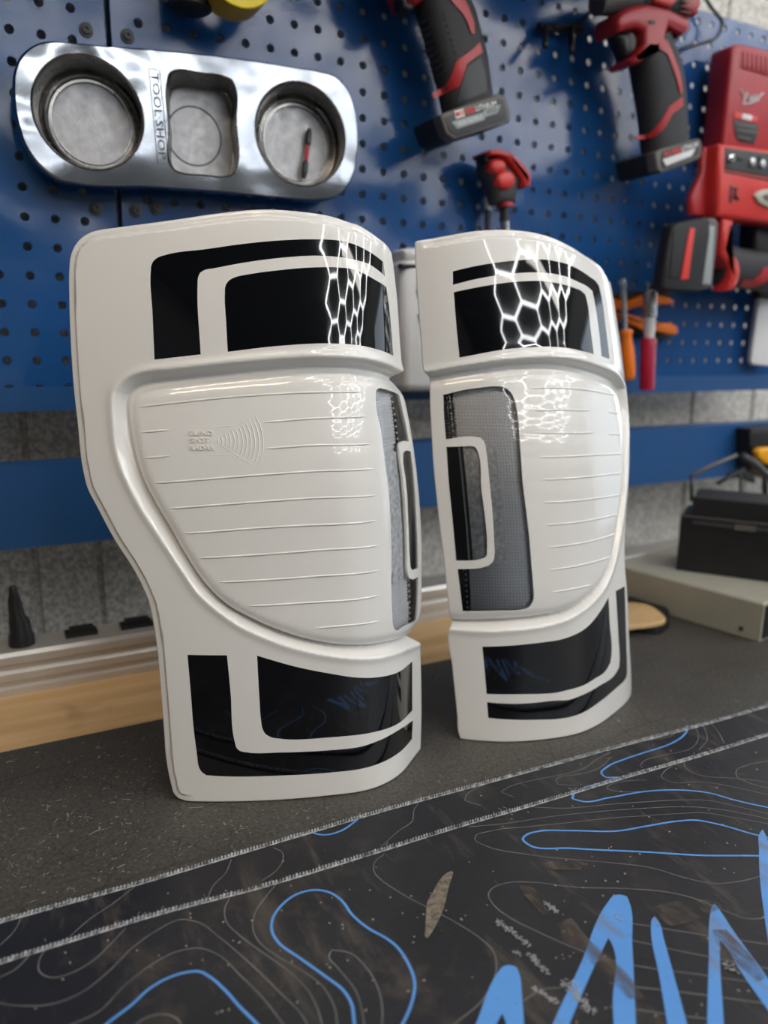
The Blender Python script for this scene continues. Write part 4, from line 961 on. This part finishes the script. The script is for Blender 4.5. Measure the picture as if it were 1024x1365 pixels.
fl = W(.7215, 592.5, 156, 666, 131, 672, 134, 676, 151, 674, 160, 609, 181, 599, 175)
plate(fl, .7212, .003, .0008, 'label_plate', DGREY, BD)
oo = atY(607.5, 156.8, .7209); ex = atY(667, 139.5, .7209)-oo; ex /= np.linalg.norm(ex); ez = np.array([-ex[2], 0, ex[0]])
plate([tuple((oo+ex*a+ez*b)[[0, 2]]) for a, b in ((0, -.0012), (.0115, -.0012), (.0115, .0062), (0, .0062))], .7208, .0006, .0002, 'label_patch', WHITEP, BD)
def onp(o_, y): o_ = o_.copy(); o_[1] = y; return o_
lettering('M12', onp(oo+ex*.001+ez*.0005, .7203), ex, ez, .0045, .0095, 'battery_lettering', REDPR, BD, bold=.03)
lettering('RED', onp(oo+ex*.0130+ez*.0002, .7206), ex, ez, .0048, .0125, 'battery_lettering', REDPR, BD, bold=.04)
lettering('LITHIUM', onp(oo+ex*.0262+ez*.0002, .7206), ex, ez, .0048, .0265, 'battery_lettering', WHITEP, BD, bold=.02)
plate([tuple((oo+ex*a+ez*b)[[0, 2]]) for a, b in ((-.006, -.0025), (.034, -.0025), (.038, .0), (.058, 0), (.052, -.007), (.036, -.0072), (.034, -.0095), (-.001, -.0105))], .7209, .0005, .0002, 'label_patch', GREYPR, BD)
lettering('HIGH OUTPUT', onp(oo+ex*.0005+ez*-.0085, .7206), ex, ez, .0042, .032, 'battery_lettering', WHITEP, BD, bold=.01)
lettering('XC2.5', onp(oo+ex*.038+ez*-.0050, .7206), ex, ez, .0038, .013, 'battery_lettering', DGREY, BD, bold=.01)

# ================================================================ right angle ratchet head
YR = .765
ra = thing('die_grinder', tuple(atY(668, 250, .79)), 'small red headed right-angle tool hanging under the cordless driver battery', 'power tool')
def Z6(*p): return [c for i in range(0, len(p), 2) for c in (520+p[i]/4.405, p[i+1]/4.405)]
plate(W(YR, *Z6(556, 925, 640, 925, 720, 985, 790, 1060, 760, 1090, 742, 1195, 622, 1195, 600, 1085, 560, 1015)), YR-.004, .028, .009, 'tool_body', DGREY, ra)
plate(W(YR, *Z6(542, 900, 570, 886, 615, 884, 680, 900, 730, 940, 790, 1010, 806, 1050, 800, 1095, 775, 1110, 758, 1095, 752, 1060, 700, 985, 655, 935, 600, 915, 556, 925)), YR-.010, .034, .005, 'red_shell', REDB, ra)
plate(W(YR, *Z6(*[c for p in ell(607, 985, 50, 46, 18) for c in p])), YR-.011, .016, .005, 'red_pad', REDB, ra)
plate(W(YR, *Z6(*[c for p in ell(658, 1062, 56, 58, 18) for c in p])), YR-.010, .016, .005, 'red_pad', REDB, ra)
plate(W(YR, *Z6(535, 915, 556, 905, 566, 935, 560, 960, 538, 950)), YR-.006, .020, .004, 'exhaust_cap', RUBBER, ra)
def vtube(x, y0, y1, Y, r, name, m, par):
    a, b = atY(x, y0, Y), atY(x, y1, Y); return MB().tube([a, b], r, 14).build(name, m, par, auto=.7)
vtube(673.5, 270, 276, YR+.008, .0098, 'red_ring', RED, ra); vtube(672.5, 276, 295, YR+.008, .0055, 'shaft', RUBBER, ra)
vtube(673, 292, 345, YR+.008, .0052, 'chrome_collet', CHROME, ra)
t = thing('hex_socket_key', tuple(atY(650, 290, .79)), 'dull steel socket key hanging left of the small red tool', 'tool')
vtube(650, 263, 280, .785, .0065, 'socket_head', STEEL, t); vtube(650, 280, 325, .785, .003, 'shank', RUBBER, t)
MB().tube([atY(650, 266, .792), atY(650, 264, WALL_Y-.0004)], .002, 6).build('peg', STEEL, t)

# ================================================================ impact driver
YI = .745
im = thing('impact_driver', tuple(atY(880, 130, .79)), 'red and black impact driver hanging by its chuck near the charger', 'power tool')
g2 = Loft(sec(YI, 840, 62, 887, 52, .020, 845, 88, 896, 76, .022, 849, 112, 904, 100, .022, 853, 140, 908, 126, .021, 857, 170, 910, 156, .020, 860, 200, 912, 184, .020, 862, 214, 913, 200, .020), YI)
g2.build('grip', GRIP, im)
band(g2, im, RED, 'red_band', 860, 177.5, 875, 175.5, 884.5, 155, 889.6, 143, 907.5, 129.5, 909, 141, 894, 152.5, 883, 174, 877, 181, 862, 182)
band(g2, im, RED, 'red_spine', 876, 66, 886, 74, 892, 90, 900, 112, 903.5, 126, 908, 124, 903, 100, 895, 78, 887, 56, 876, 50)
plate(W(.728, 825, 17, 838, 9, 859, 5, 890, 12, 917, 25, 919, 40, 911, 46, 890, 36, 884, 55, 889, 74, 883, 74, 872, 68, 866, 68, 862, 76, 853, 84, 843, 86, 838, 80, 850, 72, 858, 58, 856, 42, 848, 38, 838, 38, 824, 44, 820, 30), .724, .042, .006, 'red_housing', RED, im)
plate(W(.728, 829, 42, 840, 38, 850, 39, 856, 50, 853, 66, 843, 75, 838, 62, 834, 50), .735, .022, .006, 'trigger', RUBBER, im)
plate(W(.728, 843, 39, 851, 40, 856, 50, 853, 64, 846, 69, 845, 54), .7335, .01, .004, 'trigger_face', GREYP, im)
plate(W(.728, 858, -18, 868, -26, 932, -16, 935, 2, 930, 20, 918, 26, 892, 16, 862, 8), .728, .045, .012, 'motor_body', DGREY, im)
plate(W(.728, 906, -14, 930, -10, 934, 4, 929, 20, 914, 20, 908, 12), .724, .05, .006, 'vented_cap', RED, im)
for k in range(3):
    plate(W(.72, 911, -2+k*7, 925, 1+k*7, 925, 3.5+k*7, 911, .5+k*7), .7235, .002, .0005, 'vent_slot', RUBBER, im)
plate(W(.728, 869, -14, 899, -8, 900, 4, 892, 10, 870, 3), .725, .01, .003, 'red_panel', REDB, im)
plate(W(.72, 868, 25, 877, 25, 877, 31, 868, 31), .7232, .003, .001, 'direction_switch', RUBBER, im)
a, b = atY(868, -4, .75), atY(796, 2, .75)
MB().tube([a, a+(b-a)*.45, a+(b-a)*.5, b], [.021, .019, .0165, .014], 24).build('nose_cone', GREYP, im, auto=.6)
plate(W(.728, 893, 36, 916, 42, 914, 50, 900, 55, 890, 58, 886, 48), .735, .03, .006, 'rear_grip', GRIP, im)
BI = battery(im, .716, .066, (873.5, 204, 880, 199, 930, 184.5, 934.5, 186, 936.5, 193, 935, 209, 929, 213.5, 882, 231, 876.5, 226), None)
oo = atY(879, 211, .7155); ex = atY(931, 194.5, .7155)-oo; ex /= np.linalg.norm(ex); ez = np.array([-ex[2], 0, ex[0]])
plate([tuple((oo+ex*a+ez*b)[[0, 2]]) for a, b in ((.004, -.011), (.007, -.012), (.064, -.009), (.068, .001), (.066, .007), (.006, .006), (.002, -.004))], .7152, .002, .0006, 'label_plate', DGREY, BI)
lettering('M12', onp(oo+ex*.008+ez*-.0005, .7147), ex, ez, .0055, .012, 'battery_lettering', REDPR, BI, bold=.03)
lettering('RED', onp(oo+ex*.022+ez*-.0005, .7147), ex, ez, .0055, .014, 'battery_lettering', REDPR, BI, bold=.04)
lettering('LITHIUM', onp(oo+ex*.037+ez*-.0005, .7147), ex, ez, .0055, .027, 'battery_lettering', WHITEP, BI, bold=.02)
plate([tuple((oo+ex*a+ez*b)[[0, 2]]) for a, b in ((.005, -.0025), (.060, -.0015), (.052, -.0085), (.009, -.0105))], .7149, .0005, .0002, 'label_patch', WHITEP, BI)
# dark wires round the impact driver
for nm, lab, pts, r in (('black_cable', 'thin black cable looping right of the impact driver', [(936, -8, .79), (950, 12, .79), (963, 30, .788), (958, 46, .785), (935, 58, .782), (905, 66, .785), (890, 72, .79)], .0022),
                        ('black_wire', 'thin black wire strung left of the impact driver chuck', [(738, 36, .79), (770, 30, .785), (795, 12, .782), (812, 4, .784), (830, -14, .79)], .0016)):
    t = thing(nm, tuple(atY(pts[3][0], pts[3][1], .79)), lab, 'cable')
    P3 = smooth_poly([atY(*q) for q in pts], False, .005, 80); MB().tube(list(P3), r, 8).build('wire', RUBBER, t, smooth=True)
hk = thing('black_hook', tuple(atY(735, 40, .80)), 'black two-pronged hook under the top of the pegboard', 'hook')
MB().tube([atY(718, 36, .796), atY(775, 40, .796)], .005, 8).build('bar', RUBBER, hk)
for x0, y1 in ((727, 62), (762, 68)):
    a, b, c = atY(x0, 36, .792), atY(x0, y1-8, .778), atY(x0, y1, .770); MB().tube([a, b, c], .0034, 8).build('prong', RUBBER, hk, smooth=True)
MB().tube([atY(745, 38, .80), atY(745, 38, WALL_Y-.0004)], .003, 8).build('peg', RUBBER, hk)

# ================================================================ charger
YC = .756
ch = thing('battery_charger', tuple(atY(1000, 190, .79)), 'deep red battery charger with vent grille mounted on the pegboard at the right', 'charger')
plate(W(YC, 978, 60, 986, 57, 1080, 78, 1084, 90, 1082, 226, 1075, 230, 965, 205, 963, 198, 972, 110, 976, 66), YC, .036, .006, 'charger_case', RED, ch)
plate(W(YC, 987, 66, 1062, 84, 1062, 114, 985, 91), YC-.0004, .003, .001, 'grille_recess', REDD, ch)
for k in range(12):
    x = 990+k*6; plate(W(YC, x, 68.5+k*1.5, x+3, 69.2+k*1.5, x+2.4, 92+k*1.7, x-.6, 91.3+k*1.7), YC-.0018, .003, .001, 'grille_slat', RED, ch)
# white script on the charger
sc_ = [(988, 120), (992, 128), (991, 138), (996, 124), (999, 131), (1000, 137), (1003, 127), (1005, 136), (1008, 126), (1010, 134), (1013, 128), (1018, 124)]
MB().tube([atY(x, y, YC-.0012) for x, y in smooth_poly(sc_, False, 1.5, 80)], .0011, 5).build('white_script', WHITEP, ch)
MB().tube([atY(x, y, YC-.0012) for x, y in ((990, 139), (1002, 137), (1012, 132.5))], .0008, 5).build('white_script', WHITEP, ch)
plate(W(YC, 979, 149, 1010, 156, 1009, 164, 978, 158), YC-.001, .002, .0006, 'red_label', REDB, ch)
plate(W(YC, 989, 151.5, 1002, 154.5, 1001, 161.5, 988, 158.5), YC-.0016, .002, .0004, 'white_label', WHITEP, ch)
plate(W(YC, 977, 159, 1011, 166, 1009, 184, 1004, 193, 984, 189, 979, 178), YC-.001, .002, .0006, 'black_label', RUBBER, ch)
for y, w1 in ((165, 26), (172, 26), (181, 18)):
    plate(W(YC, 982, y, 982+w1, y+4, 982+w1, y+6.5, 982, y+2.5), YC-.0016, .002, .0003, 'label_line', GREYP, ch)

# ================================================================ large red cordless tool
YG = .715
bt = thing('cordless_inflator', tuple(atY(985, 300, .79)), 'big bright red cordless tool with grey control panel below the charger', 'power tool')
def Z8(*p): return [c for i in range(0, len(p), 2) for c in (860+p[i]/5.689, 180+p[i+1]/5.689)]
plate(W(YG, *Z8(566, 70, 590, 58, 1350, 160, 1360, 760, 960, 670, 560, 622, 548, 600, 556, 280)), YG, .034, .006, 'tool_case', REDB, bt)
plate(W(YG+.02, *Z8(440, 90, 570, 75, 570, 640, 350, 610, 345, 470, 405, 330, 430, 280)), YG+.018, .012, .005, 'side_case', RED, bt)
for yy in (130, 230):
    plate(W(YG+.02, *Z8(470, yy, 535, yy-6, 535, yy+50, 468, yy+52)), YG+.0192, .004, .001, 'side_port', RUBBER, bt)
plate(W(YG, *Z8(605, 95, 1340, 190, 1340, 400, 935, 322, 600, 262)), YG-.0012, .004, .0015, 'control_panel', DGREY, bt)
for x, y in ((645, 178), (805, 208), (882, 222)):
    c = atY(860+x/5.689, 180+y/5.689, YG-.001); MB().rings([[(c[0]+r*math.cos(k*math.pi/9), YG-.0012-d, c[2]+r*math.sin(k*math.pi/9)) for k in range(18)] for r, d in ((.0052, 0), (.0048, .003), (.003, .0034))]).build('panel_knob', STEEL, bt, auto=.6)
for x in (690, 850): plate(W(YG, *Z8(x, 160, x+50, 168, x+50, 205, x, 198)), YG-.0022, .003, .0008, 'panel_button', RUBBER, bt)
plate(W(YG, *Z8(600, 270, 1340, 410, 1340, 440, 935, 350, 690, 300, 600, 285)), YG-.0008, .003, .001, 'panel_dark_strip', RUBBER, bt)  # black strip along the lower edge of the control panel
plate(W(YG, *Z8(645, 378, 665, 385, 655, 520, 636, 512)), YG-.0008, .002, .0006, 'black_mark', RUBBER, bt)
for a, b in (((660, 410), (700, 405)), ((665, 470), (710, 490)), ((700, 405), (680, 445)), ((680, 445), (710, 490))):
    q = Z8(*a, *b); MB().tube([atY(q[0], q[1], YG-.0008), atY(q[2], q[3], YG-.0008)], .0011, 5).build('black_mark', RUBBER, bt)
plate(W(YG, *Z8(815, 465, 835, 430, 900, 412, 1040, 420, 1090, 470, 1050, 530, 930, 560, 850, 520)), YG-.004, .006, .003, 'badge', mat('cream_plastic', (.5, .46, .38), .5), bt)
plate(W(YG, *Z8(865, 470, 900, 450, 1010, 455, 1030, 480, 1000, 510, 900, 505)), YG-.0048, .003, .001, 'badge_print', GREYP, bt)
plate(W(YG+.006, *Z8(575, 630, 665, 640, 640, 760, 618, 850, 700, 950, 715, 1030, 700, 1110, 660, 1180, 615, 1180, 640, 1080, 630, 990, 560, 910, 570, 800)), YG+.002, .03, .006, 'red_strap', REDB, bt)
g3 = Loft([(p[0], p[2], h, .020) for p, h in ((atY(952, 350, .745), .028), (atY(975, 356, .745), .0255), (atY(1000, 360, .745), .0262), (atY(1035, 362, .745), .029), (atY(1075, 362, .745), .03))], .745)
g3.build('grip', GRIP, bt)
g3.patch([atY(x, y, .727)[[0, 2]] for x, y in [tuple(q) for q in np.array(Z8(745, 1100, 830, 1095, 860, 1060, 880, 1010, 950, 1000, 950, 1060, 905, 1120, 850, 1150, 750, 1150)).reshape(-1, 2)]], 'red_band', RED, bt)
plate(W(YG+.02, *Z8(870, 640, 1340, 720, 1340, 990, 900, 900, 860, 880)), YG+.024, .03, .006, 'rear_case', RUBBER, bt)
# slide-on battery
plate(W(YG-.003, *Z8(210, 690, 250, 660, 400, 632, 470, 620, 500, 640, 500, 760, 440, 1185, 150, 1185, 128, 1160, 165, 900)), YG-.004, .020, .005, 'battery_case', RUBBER2, bt)
plate(W(YG-.003, *Z8(470, 622, 545, 622, 578, 660, 572, 760, 530, 1140, 500, 1165, 425, 1170)), YG-.001, .020, .005, 'battery_cap', GREYP, bt)
plate(W(YG-.006, *Z8(490, 680, 545, 690, 515, 1130, 445, 1130)), YG-.0035, .004, .001, 'battery_label', mat('pale_grey_label', (.32, .35, .36), .5), bt)
plate(W(YG-.006, *Z8(345, 705, 385, 705, 335, 1090, 275, 1100)), YG-.0055, .003, .001, 'red_stripe', REDPR, bt)
plate(W(YG-.006, *Z8(225, 730, 325, 715, 265, 1080, 190, 1085)), YG-.0052, .003, .001, 'battery_recess', RUBBER2, bt)

# ================================================================ pliers and screwdrivers
def Z7(*p): return [c for i in range(0, len(p), 2) for c in (800+p[i]/4.549, 280+p[i+1]/4.549)]
pl = thing('pliers', tuple(atY(860, 420, .80)), 'orange handled pliers hanging sideways on the lower pegboard', 'pliers')
YP = .788
plate(W(YP, *Z7(0, 560, 95, 540, 180, 552, 270, 512, 340, 508, 420, 525, 460, 548, 440, 572, 360, 572, 270, 580, 180, 606, 95, 602, 0, 615)), YP, .011, .004, 'handle', ORANGE, pl)
plate(W(YP, *Z7(0, 600, 100, 622, 200, 634, 350, 682, 440, 684, 475, 705, 482, 745, 455, 760, 350, 738, 270, 735, 180, 690, 100, 650, 0, 640)), YP, .011, .004, 'handle', ORANGE, pl)
plate(W(YP, *Z7(90, 500, 180, 492, 280, 486, 420, 492, 470, 520, 430, 526, 340, 508, 270, 512, 180, 552, 95, 540)), YP+.002, .009, .003, 'handle_inlay', RUBBER, pl)
plate(W(YP, *Z7(100, 650, 180, 690, 270, 735, 350, 740, 455, 762, 430, 785, 300, 768, 200, 735, 100, 690)), YP+.002, .009, .003, 'handle_inlay', RUBBER, pl)
plate(W(YP, *Z7(0, 560, -110, 560, -190, 590, -190, 610, -110, 640, 0, 645, 30, 600)), YP+.001, .010, .002, 'jaws', STEEL, pl)
sd = thing('screwdriver', tuple(atY(834, 440, .79)), 'orange handled screwdriver hanging tip up beside the lamp', 'screwdriver')
YS = .768
def vlathe(x0, y0, x1, y1, Y, prof, name, m, par):
    a, b = atY(x0, y0, Y), atY(x1, y1, Y); return MB().tube([a+(b-a)*t_ for t_, r in prof], [r for t_, r in prof], 16).build(name, m, par, auto=.8)
vlathe(830.5, 372, 833, 443, YS, [(0, .0030), (.12, .0043), (.2, .0034), (1, .0034)], 'shaft', STEEL, sd)
vlathe(834.5, 439, 838, 507, YS, [(0, .0072), (.06, .0086), (.12, .0072), (.2, .0068), (.35, .0088), (.55, .0095), (.9, .0092), (.98, .007), (1, .004)], 'handle', ORANGE, sd)
MB().tube([atY(831.5, 400, YS+.003), atY(831.5, 400, WALL_Y-.0004)], .0025, 6).build('peg', STEEL, sd)
mk = thing('nut_driver', tuple(atY(866, 460, .79)), 'silver nut driver with crimson handle hanging right of the orange screwdriver', 'screwdriver')
vlathe(865.5, 378, 866, 392, YS, [(0, .0045), (1, .0052)], 'tip', CHROME, mk)
vlathe(866.5, 388, 866, 422, YS, [(0, .0080), (.1, .0088), (1, .0090)], 'socket', STEEL, mk)
vlathe(866, 420, 865.5, 452, YS, [(0, .0074), (.5, .0078), (1, .0062)], 'collar', WHITEPL, mk)
vlathe(864.5, 450, 862, 520, YS, [(0, .0088), (.05, .0100), (.95, .0098), (1, .0085)], 'handle', mat('crimson_plastic', (.42, .012, .05), .35), mk)
MB().tube([atY(866, 405, YS+.006), atY(866, 405, WALL_Y-.0004)], .0025, 6).build('peg', STEEL, mk)

ws = thing('white_spatula', tuple(atY(1016, 440, .79)), 'white plastic scraper hanging under the big red tool at the right edge', 'scraper')
plate(W(.785, 1013, 394, 1024, 398, 1036, 402, 1034, 470, 1030, 488, 1004, 486, 1002, 480), .785, .008, .002, 'blade', WHITEPL, ws)
plate(W(.784, 1010, 370, 1044, 372, 1042, 402, 1012, 398), .782, .014, .004, 'handle', RUBBER, ws)

# white plastic container between the lamps
wc = thing('plastic_bottle', tuple(atY(565, 430, .80)), 'white plastic bottle with a teal letter S hanging between the two lamps', 'bottle')
plate(W(.765, 534, 352, 540, 346, 640, 340, 648, 352, 646, 515, 640, 522, 540, 522, 533, 514), .758, .045, .010, 'bottle_body', WHITEPL, wc)
plate(W(.765, 536, 334, 546, 330, 634, 332, 642, 338, 640, 345, 540, 350), .760, .04, .008, 'bottle_cap', WHITEPL, wc)
plate(W(.765, 530, 352, 552, 353, 580, 345, 640, 341, 640, 345, 582, 350, 552, 358, 531, 358), .7565, .01, .002, 'black_strap', RUBBER, wc)
def st(px, m, r, name='printed_letter'):
    mbx = MB(); P = smooth_poly(px, False, 2, 80); a = []
    MB().tube([atY(x, y, .7578) for x, y in P], r, 6).build(name, m, wc)
st([(583, 384), (578, 372), (568, 366), (560, 372), (556, 386)], WHITEPL, .0022)
st([(559, 382), (560, 394), (567, 404), (576, 412), (583, 424), (584, 436)], GREYBLUE, .0036)
st([(566, 402), (573, 410), (580, 418)], TEAL, .0040)
st([(560, 418), (563, 430), (572, 436), (582, 432)], GREYBLUE, .0034)

# ================================================================ small things at the back of the bench
nz = thing('caulk_nozzle', (atY(28, 866, .79)[0], .79, .0402), 'black stepped nozzle standing on the aluminium rail at the left', 'nozzle')
c = atY(30, 866, .79)
MB().rings([[(c[0]+dx+r*math.cos(k*math.pi/9), .79+r*math.sin(k*math.pi/9), .0402+z) for k in range(18)] for r, z, dx in ((.0118, 0, 0), (.0115, .010, 0), (.0100, .013, 0), (.0095, .024, -.0005), (.0070, .030, -.002), (.0058, .045, -.003), (.0042, .052, -.003), (.0036, .058, -.003), (.0018, .060, -.003))]).build('nozzle_body', RUBBER, nz, auto=.8)
for x, y, w1, lab in ((109, 850, .015, 'low black clip on the aluminium rail right of the nozzle'), (183, 843, .016, 'low black clip on the aluminium rail close behind the near lamp')):
    c = atY(x, y, .79); h = thing('rail_clip', (c[0], .79, .0402), lab, 'clip', 'clips on the aluminium rail')
    MB().box((c[0]-w1, .785, .0402), (c[0]+w1, .80, .0445)).build('base', RUBBER, h)
    MB().box((c[0]-w1*.7, .787, .0445), (c[0]+w1*.8, .798, .0485)).build('tongue', RUBBER, h)

# beige steel unit with black case on it
A = atZ(1012.5, 857, 0); L2 = atZ(887, 819, 0); dl = L2-A; dl /= np.linalg.norm(dl); dr_ = np.array([dl[1], -dl[0], 0]); hb = .047
ln, wd = .205, .20
bu = thing('equipment_box', tuple(A+dl*.1+dr_*.1), 'low beige steel equipment box lying on the mat right of the lamps', 'box')
def quadbox(P0, a, b, h0, h1, r=.002):
    v = [P0, P0+a, P0+a+b, P0+b]; return MB().rings([[(p[0], p[1], h0) for p in v], [(p[0], p[1], h1-r) for p in v], [(p[0]+ (q[0]-p[0])*.012, p[1]+(q[1]-p[1])*.012, h1) for p, q in zip(v, [v[2], v[3], v[0], v[1]])]])
quadbox(A, dl*ln, dr_*wd, .001, hb).build('steel_cover', BEIGE, bu)
pf = A+dr_*.004-dl*.0006
MB().obox(A+dr_*(wd/2)-dl*.0005+np.array([0, 0, hb/2]), dr_*(wd/2-.004), dl*.0015, (0, 0, hb/2-.004)).build('dark_end_panel', RUBBER2, bu)
for k in range(14):
    MB().obox(A+dr_*(.014+k*.013)-dl*.0022+np.array([0, 0, hb/2]), dr_*.002, dl*.0008, (0, 0, hb/2-.008)).build('vent_bar', DGREY, bu)
sc2 = A+dl*.022-dr_*.0006+np.array([0, 0, .011]); MB().obox(sc2, dl*.0022, dr_*.0008, (0, 0, .0022)).build('screw', DGREY, bu)
Bc = atZ(901, 760, hb); Bd = atZ(992, 772, hb); bd_ = Bd-Bc; bd_ /= np.linalg.norm(bd_); bb = np.array([-bd_[1], bd_[0], 0])
kc = thing('black_case', tuple(Bc+bd_*.09+bb*.04), 'black plastic case resting on the beige steel box', 'case')
hk_ = atY(901, 687, Bc[1])[2]-hb
quadbox(Bc, bd_*.17, bb*.075, hb+.0006, hb+hk_).build('case_body', RUBBER, kc)
MB().obox(Bc+bd_*.085-bb*.0008+np.array([0, 0, hk_-.008]), bd_*.07, bb*.001, (0, 0, .0025)).build('lid_lip', DGREY, kc)
MB().obox(Bc+bd_*.075-bb*.0016+np.array([0, 0, hk_-.008]), bd_*.012, bb*.0015, (0, 0, .0035)).build('latch', GREYP, kc)
q0 = Bc+bd_*.012+bb*.004; hz0 = hb+hk_
quadbox(q0, bd_*.15, bb*.068, hz0, hz0+.024).build('upper_tray', RUBBER2, kc)
# folding arm standing on the case
fa = thing('folding_stand', tuple(q0+bd_*.06+bb*.03+np.array([0, 0, .024+hk_])), 'black folding arm stand on top of the black case', 'stand')
zt = hz0+.024; yy = q0[1]+.03
def tb(pts, r, name, m=RUBBER): MB().tube([atY(x, y, yy) for x, y in pts], r, 8).build(name, m, fa, smooth=True)
tb([(922, 634), (922, 668)], .0022, 'upright'); tb([(922, 634), (950, 620), (982, 607)], .0026, 'upper_arm', mat('bronze_metal', (.12, .10, .09), .5)); tb([(957, 644), (975, 634), (992, 624)], .0028, 'lower_arm')
tb([(987, 628), (987, 668)], .0016, 'upright'); tb([(990, 608), (1005, 618), (1022, 634), (1050, 655)], .0060, 'hinge_arm', DGREY); tb([(1020, 630), (1020, 668)], .004, 'upright')
plate(W(yy+.004, 975, 632, 992, 626, 1004, 636, 1004, 644, 985, 636, 972, 638), yy, .012, .002, 'clamp', RUBBER, fa)
t = thing('speaker_box', tuple(atY(1030, 620, .80)), 'matt black box hung on the wall rail at the right edge', 'box')
plate(W(.79, 992, 571, 1070, 562, 1070, 632, 1010, 636, 992, 626), .776, .029, .003, 'box_body', RUBBER2, t)
plate(W(.775, 1000, 576, 1066, 569, 1066, 592, 1000, 596), .7745, .003, .001, 'front_grille', RUBBER, t)
t = thing('orange_clip', tuple(atY(1020, 605, .73)), 'orange clip hanging on the black box at the right edge', 'clip')
plate(W(.765, 1009, 602, 1014, 597, 1032, 596, 1040, 606, 1036, 622, 1024, 620, 1013, 612), .763, .012, .004, 'clip_body', mat('amber_plastic', (.85, .40, .01), .4), t)
plate(W(.765, 1022, 612, 1030, 616, 1032, 628, 1024, 628), .764, .008, .002, 'clip_tongue', RUBBER, t)

# dark tray with wooden lid, small block, cable
def tpoly(px, z): return [tuple(atZ(x, y, z)[:2]) for x, y in px]
def low(px, z0, z1, name, m, par, r=.001):
    P = smooth_poly(tpoly(px, z0), True, .004, 60); c_ = P.mean(0)
    MB().rings([[(p[0], p[1], z0) for p in P], [(p[0], p[1], z1-r) for p in P], [(c_[0]+(p[0]-c_[0])*.97, c_[1]+(p[1]-c_[1])*.97, z1) for p in P]]).build(name, m, par, auto=.7)
wt = thing('sanding_block', tuple(atZ(862, 825, .0005)), 'sanding block with pale wooden top and dark rubber base beside the beige box', 'sanding block')
low([(822, 806), (840, 800), (862, 803), (884, 815), (893, 828), (889, 840), (875, 846), (855, 844), (830, 838), (810, 834)], .0005, .010, 'rubber_base', RUBBER, wt)
low([(822, 813), (840, 807), (860, 809), (880, 820), (887, 830), (870, 836), (845, 839), (822, 842), (808, 838)], .0101, .0145, 'wooden_top', mat('pale_wood', (.62, .40, .19), .6, var=.1), wt)
wk = thing('wooden_offcut', tuple(atZ(846, 797, .0002)), 'small brown wooden offcut behind the sanding block', 'offcut')
a = atZ(838, 800, 0); MB().obox(a+np.array([.01, .012, .0092]), (.022, .002, 0), (-.001, .012, 0), (0, 0, .009)).build('block', mat('brown_wood', (.38, .20, .09), .6, var=.15), wk)
cb = thing('power_cable', tuple(atZ(860, 775, 0)), 'black cable running along the back rail to the black case', 'cable')
P3 = smooth_poly([atY(*q) for q in ((800, 775, .79), (830, 758, .79), (850, 748, .79), (868, 739, .79), (885, 732, .79), (902, 730, .79), (930, 733, .79))], False, .006, 80)
MB().tube(list(P3), .0032, 8).build('cord', RUBBER, cb, smooth=True)
MB().tube([atY(852, 741, .788), atY(859, 737, .788)], .0048, 8).build('red_tag', RED, cb)

# ================================================================ hexagonal ceiling light
hx = MB(); seen = set(); a_ = .50; zc = CZ-.05
for i in range(-1, 8):
    for j in range(0, 6):
        cx = .55+j*a_*1.5; cy = -1.0-i*a_*math.sqrt(3)-(a_*math.sqrt(3)/2 if j % 2 else 0)
        if cy < -4.6 or cx > 3.7: continue
        vs = [(cx+a_*math.cos(k*math.pi/3), cy+a_*math.sin(k*math.pi/3)) for k in range(6)]
        for k in range(6):
            p, q = vs[k], vs[(k+1) % 6]; key = tuple(sorted([(round(p[0], 2), round(p[1], 2)), (round(q[0], 2), round(q[1], 2))]))
            if key in seen: continue
            seen.add(key); hx.tube([(*p, zc), (*q, zc)], .0115, 5)
hl = thing('hexagon_ceiling_light', (1.6, -2.5, zc), 'honeycomb of white led tubes on the ceiling behind the camera', 'ceiling light')
hx.build('led_tubes', LEDM, hl)
